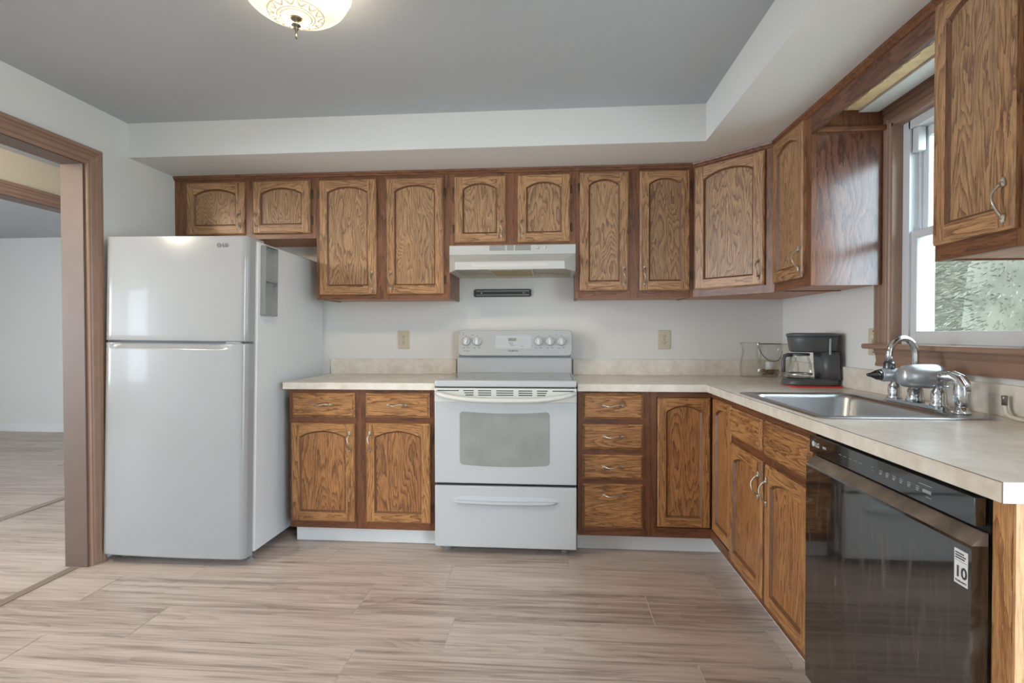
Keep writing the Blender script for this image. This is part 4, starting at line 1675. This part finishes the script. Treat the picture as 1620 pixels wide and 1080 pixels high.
for xa, xb, ya, yb in ((-0.120, -0.108, -0.41, -0.08), (0.126, 0.138, -0.41, -0.08), (-0.108, 0.126, -0.41, -0.398), (-0.108, 0.126, -0.092, -0.08)):
    b.box(xa, xb, ya, yb, 1.5495, 1.571)
b.build('filter_frame', hood_under, fl)

# ------------------------------------------------------------------ things on the walls
t = thing('magnetic_knife_strip', 'empty black magnetic knife strip on the wall under the range hood', 'knife rack', (-0.076, 0, 1.448))
b = MB()
pl = [(-0.264 + 0.008, 1.424), (0.112 - 0.008, 1.424), (0.112, 1.432), (0.112, 1.466), (0.104, 1.474), (-0.256, 1.474), (-0.264, 1.466), (-0.264, 1.432)]
b.prism(pl, XZ, -0.014, -0.0005)
b.build('bar', strip_black, t)
for zz in (1.436, 1.462):
    b = MB()
    b.box(-0.250, 0.098, -0.017, -0.0135, zz - 0.004, zz + 0.004)
    b.build('magnet_rail', strip_steel, t)
for xx in (-0.215, 0.062):
    b = MB()
    b.lathe([(0.0, 0), (0.0048, 0), (0.004, -0.002), (0.0, -0.0025)], (xx, -0.014, 1.449), 'y', 12)
    b.build('screw', pbr('bright_screw', (216, 216, 212), 0.3, 0.6), t)


def outlet(name, label, loc, rotz, group, switch=False):
    t = thing(name, label, 'light switch' if switch else 'outlet', loc, (0, 0, rotz), group)
    b = MB()
    b.box(-0.0385, 0.0385, -0.006, -0.0005, -0.061, 0.061, 0, bev=0.003)
    b.build('cover_plate', almond, t, world=False)
    if switch:
        b = MB()
        b.box(-0.006, 0.006, -0.014, -0.004, -0.008, 0.014, 0, bev=0.002)
        b.build('toggle', almond, t, world=False)
        b = MB()
        b.box(-0.016, 0.016, -0.0075, -0.005, -0.034, 0.034, 0, bev=0.001)
        b.build('switch_frame', pbr('pale_almond', (212, 203, 180), 0.4), t, world=False)
    else:
        for zz in (0.02, -0.02):
            b = MB()
            b.prism([(0.0165 * math.cos(a), zz + max(-0.0125, min(0.0125, 0.0165 * math.sin(a)))) for a in [2 * PI * k / 24 for k in range(24)]], XZ, -0.0085, -0.005)
            r_ = b.build('receptacle', almond, t, world=False)
            b = MB()
            b.box(-0.0075, -0.0050, -0.0090, -0.008, zz - 0.001, zz + 0.008)
            b.box(0.0045, 0.0075, -0.0090, -0.008, zz - 0.002, zz + 0.008)
            b.lathe([(0.0, 0), (0.003, 0), (0.003, -0.0008), (0, -0.0008)], (0, -0.0083, zz - 0.007), 'y', 10)
            b.build('slots', almond_dark, r_, world=False)
    b = MB()
    for zz in ((0.0,) if not switch else (0.048, -0.048)):
        b.lathe([(0.0, 0), (0.003, 0), (0.0025, -0.0015), (0, -0.002)], (0, -0.006, zz), 'y', 10)
    b.build('screw', almond_dark, t, world=False)
    return t


outlet('wall_outlet', 'almond duplex outlet on the wall left of the range', (-0.741, 0, 1.142), 0, None)
outlet('wall_outlet', 'almond duplex outlet on the wall right of the range', (0.968, 0, 1.142), 0, None)
outlet('wall_switch', 'almond switch plate on the right wall beside the window casing', (XR, -0.948, 1.142), -PI / 2, None, True)

# ------------------------------------------------------------------ dishwasher
t = thing('dishwasher', 'black dishwasher at the near end of the counter run', 'dishwasher', (1.1, -2.055, 0))
DY_0, DY_1 = -2.3815, -1.728
b = MB()
b.box(1.10, 1.66, DY_0 + 0.003, DY_1 - 0.003, 0.09, 0.868)
b.box(1.15, 1.66, DY_0 + 0.003, DY_1 - 0.003, 0.0, 0.09)
b.build('tub', dark_gap, t)


def dw_black(name):
    """gloss black with dried water marks and dust"""
    m = pbr(name, (26, 24, 23), 0.1, coat=1.0, ior=1.7)
    nt = m.node_tree
    bs = nt.nodes['Principled BSDF']
    tc = nt.nodes.new('ShaderNodeTexCoord')
    mp = nt.nodes.new('ShaderNodeMapping')
    mp.inputs['Scale'].default_value = (1, 14, 2.2)
    n = nt.nodes.new('ShaderNodeTexNoise')
    n.inputs['Scale'].default_value = 3
    n.inputs['Detail'].default_value = 7
    n.inputs['Roughness'].default_value = 0.7
    n.inputs['Distortion'].default_value = 0.6
    nt.links.new(tc.outputs['Object'], mp.inputs['Vector'])
    nt.links.new(mp.outputs[0], n.inputs['Vector'])
    r = nt.nodes.new('ShaderNodeValToRGB')
    r.color_ramp.elements[0].position = 0.52
    r.color_ramp.elements[0].color = lin((26, 24, 23))
    r.color_ramp.elements[1].position = 0.8
    r.color_ramp.elements[1].color = lin((92, 84, 76))
    nt.links.new(n.outputs['Fac'], r.inputs['Fac'])
    nt.links.new(r.outputs['Color'], bs.inputs['Base Color'])
    r2 = nt.nodes.new('ShaderNodeMapRange')
    r2.inputs['From Min'].default_value = 0.5
    r2.inputs['From Max'].default_value = 0.8
    r2.inputs['To Min'].default_value = 0.08
    r2.inputs['To Max'].default_value = 0.4
    nt.links.new(n.outputs['Fac'], r2.inputs['Value'])
    nt.links.new(r2.outputs[0], bs.inputs['Roughness'])
    return m


dwm = dw_black('dishwasher_black')
dusty = pbr('dusty_black_plastic', (112, 100, 90), 0.4, noise=0.45, nscale=14)
b = MB()
b.prism([(1.100, 0.10), (1.050, 0.10), (1.048, 0.14), (1.048, 0.768), (1.051, 0.774), (1.100, 0.774)], lambda a, c, q: (a, q, c), DY_0, DY_1)
dd = b.build('door', dwm, t)
b = MB()
b.prism([(1.051, 0.7742), (1.0485, 0.7742), (1.0505, 0.7765), (1.074, 0.7985), (1.078, 0.7985), (1.078, 0.7742)], lambda a, c, q: (a, q, c), DY_0, DY_1)
hl = b.build('pocket_handle', dusty, dd)
b = MB()
b.box(1.056, 1.079, DY_0 + 0.004, DY_1 - 0.003, 0.811, 0.866, 0, bev=0.0015)
cp = b.build('control_panel', black_gloss, t)
b = MB()
b.box(1.085, 1.10, DY_0 + 0.004, DY_1 - 0.004, 0.774, 0.868)
b.build('pocket_back', dark_gap, t)
# lettering faces -x: text x -> -y, text y -> z
TXM = Matrix(((0, 0, -1, 0), (-1, 0, 0, 0), (0, 1, 0, 0), (0, 0, 0, 1)))
o_ = Vector(MW[t.name].translation)


def dw_text(s, yy, zz, size, mat, parent, xx, bold=0.0):
    return text_mesh('lettering', s, size, mat, parent, Matrix.Translation(Vector((xx, yy, zz)) - o_) @ TXM, 0.0003, bold=bold)


b = MB()
b.lathe([(0.0085, -0.0005), (0.0085, 0.0005)], (1.0558, -1.757, 0.840), 'x', 20)
b.build('round_emblem', print_pale, cp)
dw_text('LG', -1.769, 0.833, 0.019, print_pale, cp, 1.0557, 0.0005)
dim_print = pbr('dim_grey_print', (150, 152, 153), 0.5)
b = MB()
b.box(1.0556, 1.0562, -1.832, -1.812, 0.836, 0.843)
b.build('model_mark', dim_print, cp)
for yy in (-1.90, -1.925, -1.95, -1.975, -2.0):
    b = MB()
    b.box(1.0556, 1.0562, yy - 0.014, yy, 0.8395, 0.8408)
    b.build('cycle_mark', dim_print, cp)
for i, yy in enumerate((-2.055, -2.085, -2.11, -2.135, -2.16, -2.187, -2.215)):
    b = MB()
    b.box(1.0556, 1.0562, yy - (0.004 if i == 0 else 0.011), yy, 0.842, 0.8435)
    b.box(1.0556, 1.0562, yy - (0.004 if i == 0 else 0.008), yy, 0.833, 0.8358)
    if i:
        b.box(1.0556, 1.0562, yy - 0.011, yy, 0.8375, 0.8395)
    b.build('button_mark', dim_print, cp)
b = MB()
b.box(1.0556, 1.0562, -2.262, -2.236, 0.835, 0.842)
b.box(1.0556, 1.0562, -2.265, -2.225, 0.851, 0.8525)
b.box(1.0556, 1.0562, -2.262, -2.246, 0.826, 0.8275)
b.build('start_button_mark', dim_print, cp)
b = MB()
b.box(1.0472, 1.0479, -2.374, -2.340, 0.688, 0.756)
sk = b.build('warranty_sticker', sticker_w, dd)
dw_text('10', -2.3420, 0.7025, 0.031, sticker_k, sk, 1.0470, 0.0007)
dw_text('WARRANTY', -2.3430, 0.6925, 0.0052, sticker_k, sk, 1.0470, 0.0001)
b = MB()
for i, (zz, w) in enumerate(((0.749, 0.022), (0.744, 0.027), (0.739, 0.024))):
    b.box(1.0470, 1.0473, -2.3425 - w, -2.3425, zz - 0.0013, zz + 0.0013)
b.box(1.0470, 1.0473, -2.372, -2.342, 0.7335, 0.7342)
b.build('sticker_lines', sticker_k, sk)

# ------------------------------------------------------------------ things on the counter
t = thing('silicone_mat', 'thin red mat under the coffee maker', 'mat', (1.57, -0.66, CZ1), (0, 0, -0.10))
b = MB()
b.prism(rrect(-0.125, 0.107, -0.112, 0.10, 0.02), XY, 0.0, 0.006)
b.build('mat', red_mat, t, world=False)

# coffee maker, carafe side towards -x
zc = CZ1 + 0.006
t = thing('coffee_maker', 'dark grey drip coffee maker on the red mat in the corner', 'coffee maker', (1.568, -0.655, zc), (0, 0, -0.10))


def oval(x0, x1, hy, r, n=8):
    return rrect(x0, x1, -hy, hy, r, n)


def loft(b, secs, m=0, cap=True, smooth=True):
    vr = [[b.bm.verts.new((px, py, z)) for px, py in pts] for pts, z in secs]
    for i in range(len(vr) - 1):
        n = len(vr[i])
        for k in range(n):
            f = b.bm.faces.new((vr[i][k], vr[i][(k + 1) % n], vr[i + 1][(k + 1) % n], vr[i + 1][k]))
            f.material_index = m
            f.smooth = smooth
    if cap:
        b.bm.faces.new(vr[0][::-1]).material_index = m
        b.bm.faces.new(vr[-1]).material_index = m


b = MB()
loft(b, [(oval(-0.136, 0.126, 0.084, 0.075), 0.0), (oval(-0.138, 0.128, 0.086, 0.077), 0.006), (oval(-0.136, 0.126, 0.085, 0.076), 0.024), (oval(-0.126, 0.122, 0.078, 0.07), 0.032), (oval(-0.05, 0.116, 0.074, 0.03), 0.034)])
b.build('base', charcoal, t, world=False)
b = MB()
b.lathe([(0.0, 0.0), (0.058, 0.0), (0.06, 0.002), (0.056, 0.004), (0.0, 0.004)], (-0.055, 0, 0.033), 'z', 32)
b.build('warming_plate', pbr('black_hot_plate', (48, 48, 50), 0.25), t, world=False)
b = MB()
loft(b, [(oval(0.035, 0.124, 0.082, 0.038), 0.03), (oval(0.030, 0.116, 0.080, 0.036), 0.09), (oval(0.026, 0.112, 0.079, 0.036), 0.17)])
b.build('water_tank', charcoal, t, world=False)
b = MB()
loft(b, [(oval(-0.092, 0.112, 0.072, 0.066), 0.166), (oval(-0.100, 0.114, 0.082, 0.076), 0.176), (oval(-0.108, 0.119, 0.086, 0.08), 0.225), (oval(-0.112, 0.122, 0.088, 0.082), 0.248)])
b.build('brew_head', charcoal, t, world=False)
b = MB()
loft(b, [(oval(-0.115, 0.125, 0.091, 0.085), 0.248), (oval(-0.117, 0.127, 0.093, 0.087), 0.253), (oval(-0.113, 0.123, 0.089, 0.083), 0.260), (oval(-0.09, 0.10, 0.07, 0.065), 0.264)])
b.build('lid', charcoal_lid, t, world=False)
b = MB()
b.box(0.052, 0.060, -0.0895, -0.080, 0.155, 0.235, 0, bev=0.002)
b.build('water_gauge', pbr('pale_gauge', (168, 172, 176), 0.25), t, world=False)
cf = None
b = MB()
prof = [(0.0, 0.0), (0.048, 0.0), (0.056, 0.006), (0.0585, 0.03), (0.056, 0.06), (0.048, 0.09), (0.042, 0.104), (0.044, 0.112)]
b.lathe(prof, (-0.055, 0, 0.0375), 'z', 32, closed=False)
cf = b.build('carafe', clear_glass, t, world=False)
b = MB()
b.lathe([(0.0, 0.012), (0.044, 0.012), (0.047, 0.008), (0.047, 0.0), (0.0, 0.0)], (-0.055, 0, 0.148), 'z', 28)
b.build('carafe_lid', charcoal, cf, world=False)
b = MB()
b.lathe([(0.0595, 0.0), (0.0595, 0.008), (0.0585, 0.008), (0.0585, 0.0)], (-0.055, 0, 0.052), 'z', 32, closed=False)
b.build('carafe_band', pbr('bright_band', (190, 190, 188), 0.25, 0.8), cf, world=False)
b = MB()
b.tube([(-0.096, -0.012, 0.150), (-0.118, -0.022, 0.152), (-0.136, -0.03, 0.146), (-0.142, -0.033, 0.125), (-0.142, -0.033, 0.095), (-0.141, -0.032, 0.066)], [0.010, 0.010, 0.010, 0.0105, 0.0105, 0.009], 12)
b.build('carafe_handle', charcoal, cf, world=False)


def glass_vase(name, label, x_, y_, prof, th=0.0025):
    t = thing(name, label, 'vase', (x_, y_, CZ1), (0, 0, 0))
    b = MB()
    b.lathe([(0.0, 0.0)] + prof + [(prof[-1][0] - th, prof[-1][1] + 0.001), (prof[-1][0] - th, prof[-1][1] - 0.006)], (0, 0, 0), 'z', 36, closed=False)
    b.build('glass_body', clear_glass, t, world=False)
    return t


glass_vase('glass_vase', 'clear glass vase with flared rim, leftmost of the glassware by the backsplash', 1.456, -0.130,
           [(0.05, 0.0), (0.054, 0.004), (0.057, 0.04), (0.057, 0.085), (0.048, 0.13), (0.043, 0.16), (0.048, 0.192), (0.058, 0.212)])
glass_vase('glass_vase', 'slender clear glass vase just left of the coffee maker', 1.644, -0.228,
           [(0.056, 0.0), (0.058, 0.004), (0.056, 0.03), (0.044, 0.09), (0.039, 0.125), (0.044, 0.17), (0.053, 0.205)])
t = thing('jar_lantern', 'clear glass jar with wire handle, white candle and potpourri', 'lantern', (1.585, -0.100, CZ1))
b = MB()
prof = [(0.038, 0.0), (0.05, 0.006), (0.064, 0.035), (0.067, 0.055), (0.062, 0.09), (0.056, 0.13), (0.054, 0.17), (0.056, 0.205)]
b.lathe([(0.0, 0.0)] + prof + [(0.0535, 0.206), (0.0535, 0.199)], (0, 0, 0), 'z', 36, closed=False)
b.build('glass_body', clear_glass, t, world=False)
b = MB()
ring = [(0.058 * math.cos(2 * PI * k / 32), 0.058 * math.sin(2 * PI * k / 32), 0.203) for k in range(33)]
b.tube(ring, 0.0022, 6, caps=False)
for s in (-1, 1):
    b.sphere((s * 0.061, 0, 0.203), 0.005, u=8, v=6)
hb = []
for i in range(21):
    a = PI * i / 20
    hb.append((0.068 * math.cos(a), -0.062 * math.sin(a), 0.203 - 0.105 * math.sin(a) ** 0.8))
b.tube(hb, 0.0022, 6)
b.build('wire_handle', wire_dark, t, world=False)
b = MB()
b.lathe([(0.0, 0.0), (0.022, 0.0), (0.022, 0.045), (0.02, 0.048), (0.0, 0.046)], (0.0, 0, 0.045), 'z', 20)
b.build('candle', candle, t, world=False)
b = MB()
for i in range(260):
    a, rr = random.uniform(0, 2 * PI), 0.056 * math.sqrt(random.random())
    z_ = random.uniform(0.012, 0.046)
    rr *= (0.75 + 0.25 * z_ / 0.046)
    s_ = random.uniform(0.004, 0.008)
    d_ = Vector((random.uniform(-1, 1), random.uniform(-1, 1), random.uniform(-1, 1))).normalized()
    e_ = d_.orthogonal().normalized()
    c_ = Vector((rr * math.cos(a), rr * math.sin(a), z_))
    b.bm.faces.new([b.bm.verts.new(c_ + d_ * s_), b.bm.verts.new(c_ + e_ * s_ * 0.6), b.bm.verts.new(c_ - d_ * s_), b.bm.verts.new(c_ - e_ * s_ * 0.6)])
pp = b.build('potpourri', potpourri, t, world=False, fixn=False)
pp['kind'] = 'stuff'

# ------------------------------------------------------------------ ceiling light
LX, LY = -0.585, -1.77
t = thing('ceiling_light', 'alabaster glass bowl ceiling light with bronze finial', 'ceiling light', (LX, LY, ZC))
b = MB()
b.lathe([(0.0, 0.0), (0.10, 0.0), (0.105, -0.012), (0.09, -0.022), (0.0, -0.022)], (LX, LY, ZC - 0.0005), 'z', 36)
b.build('ceiling_pan', pbr('aged_bronze_pan', (120, 104, 84), 0.4, 0.7), t)


def bowl_mat():
    m = bpy.data.materials.new('lit_alabaster_glass')
    m.use_nodes = True
    nt = m.node_tree
    N, Lk = nt.nodes, nt.links
    N.remove(N['Principled BSDF'])
    out = N['Material Output']
    tc = N.new('ShaderNodeTexCoord')
    n = N.new('ShaderNodeTexNoise')
    n.inputs['Scale'].default_value = 9
    n.inputs['Detail'].default_value = 4
    n.inputs['Distortion'].default_value = 1.2
    Lk.new(tc.outputs['Object'], n.inputs['Vector'])
    r = N.new('ShaderNodeValToRGB')
    r.color_ramp.elements[0].color = (0.95, 0.74, 0.46, 1)
    r.color_ramp.elements[0].position = 0.3
    r.color_ramp.elements[1].color = (1.0, 0.93, 0.80, 1)
    r.color_ramp.elements[1].position = 0.6
    Lk.new(n.outputs['Fac'], r.inputs['Fac'])
    em = N.new('ShaderNodeEmission')
    em.inputs['Strength'].default_value = 1.25
    Lk.new(r.outputs[0], em.inputs['Color'])
    df = N.new('ShaderNodeBsdfTranslucent')
    Lk.new(r.outputs[0], df.inputs['Color'])
    d2 = N.new('ShaderNodeBsdfPrincipled')
    d2.inputs['Base Color'].default_value = (0.85, 0.78, 0.66, 1)
    d2.inputs['Roughness'].default_value = 0.25
    tr = N.new('ShaderNodeBsdfTransparent')
    tr.inputs['Color'].default_value = (1.0, 0.93, 0.80, 1)
    a1 = N.new('ShaderNodeAddShader')
    Lk.new(em.outputs[0], a1.inputs[0])
    Lk.new(d2.outputs[0], a1.inputs[1])
    mx = N.new('ShaderNodeMixShader')
    mx.inputs['Fac'].default_value = 0.55
    Lk.new(em.outputs[0], mx.inputs[1])
    Lk.new(tr.outputs[0], mx.inputs[2])
    Lk.new(mx.outputs[0], out.inputs['Surface'])
    return m


bowl = bowl_mat()
b = MB()
BR = 0.167
prof = []
for i in range(15):
    a = PI / 2 * i / 14
    prof.append((BR * math.cos(a) if i < 14 else 0.02, ZC - 0.050 - 0.085 * math.sin(a)))
prof = [(BR + 0.006, ZC - 0.040), (BR + 0.008, ZC - 0.045)] + prof
b.lathe(prof, (LX, LY, 0), 'z', 64, closed=False)
bo = b.build('glass_bowl', bowl, t)
# moulded leaf band and rings round the bottom of the bowl
relief = pbr('cream_relief_glass', (222, 208, 176), 0.45)
_rb = relief.node_tree.nodes['Principled BSDF']
_rb.inputs['Emission Color'].default_value = (1.0, 0.9, 0.7, 1)
_rb.inputs['Emission Strength'].default_value = 0.12
b = MB()
zb_ = ZC - 0.135
for r0, zz in ((0.086, 0.011), (0.058, 0.003), (0.048, 0.0015)):
    rg = [(LX + r0 * math.cos(2 * PI * k / 48), LY + r0 * math.sin(2 * PI * k / 48), zb_ + zz) for k in range(49)]
    b.tube(rg, 0.003, 8, caps=False)
for k in range(14):
    a = 2 * PI * k / 14
    for s in (-1, 1):
        leaf = []
        for q in range(5):
            aa = a + s * 0.045 * q
            rr = 0.064 + 0.004 * q + (0.003 if q == 4 else 0)
            leaf.append((LX + rr * math.cos(aa), LY + rr * math.sin(aa), zb_ + 0.0035 + 0.0014 * q))
        b.tube(leaf, [0.002, 0.004, 0.0045, 0.004, 0.002], 8)
b.build('leaf_band', relief, bo)
b = MB()
zf = zb_
b.lathe([(0.0, 0.004), (0.019, 0.002), (0.021, -0.002), (0.014, -0.008), (0.006, -0.012), (0.005, -0.017), (0.011, -0.021), (0.015, -0.025), (0.009, -0.030), (0.005, -0.033),
         (0.009, -0.036), (0.004, -0.041), (0.003, -0.052), (0.0025, -0.058), (0.0045, -0.061), (0.003, -0.066), (0.0, -0.072)], (LX, LY, zf), 'z', 20)
b.build('finial', pbr('pewter_bronze_finial', (112, 106, 96), 0.35, 0.7), t)
for i, (dx, dy) in enumerate(((0.085, -0.03), (-0.06, 0.07))):
    l = bpy.data.lights.new('bulb_light', 'POINT')
    l.energy = 1.0
    l.color = (1.0, 0.86, 0.66)
    l.shadow_soft_size = 0.03
    o = bpy.data.objects.new('bulb_light', l)
    COL.objects.link(o)
    o.parent = t
    o.location = (dx, dy, -0.075)
l = bpy.data.lights.new('bulb_downlight', 'SPOT')
l.energy = 58
l.color = (1.0, 0.87, 0.70)
l.shadow_soft_size = 0.10
l.spot_size = math.radians(158)
l.spot_blend = 0.5
o = bpy.data.objects.new('bulb_downlight', l)
COL.objects.link(o)
o.parent = t
o.location = (0, 0, -0.05)
l = bpy.data.lights.new('hall_fill_light', 'POINT')  # unseen fill added to brighten the hall, no fixture modelled
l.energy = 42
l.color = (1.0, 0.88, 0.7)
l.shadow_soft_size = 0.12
o = bpy.data.objects.new('hall_fill_light', l)
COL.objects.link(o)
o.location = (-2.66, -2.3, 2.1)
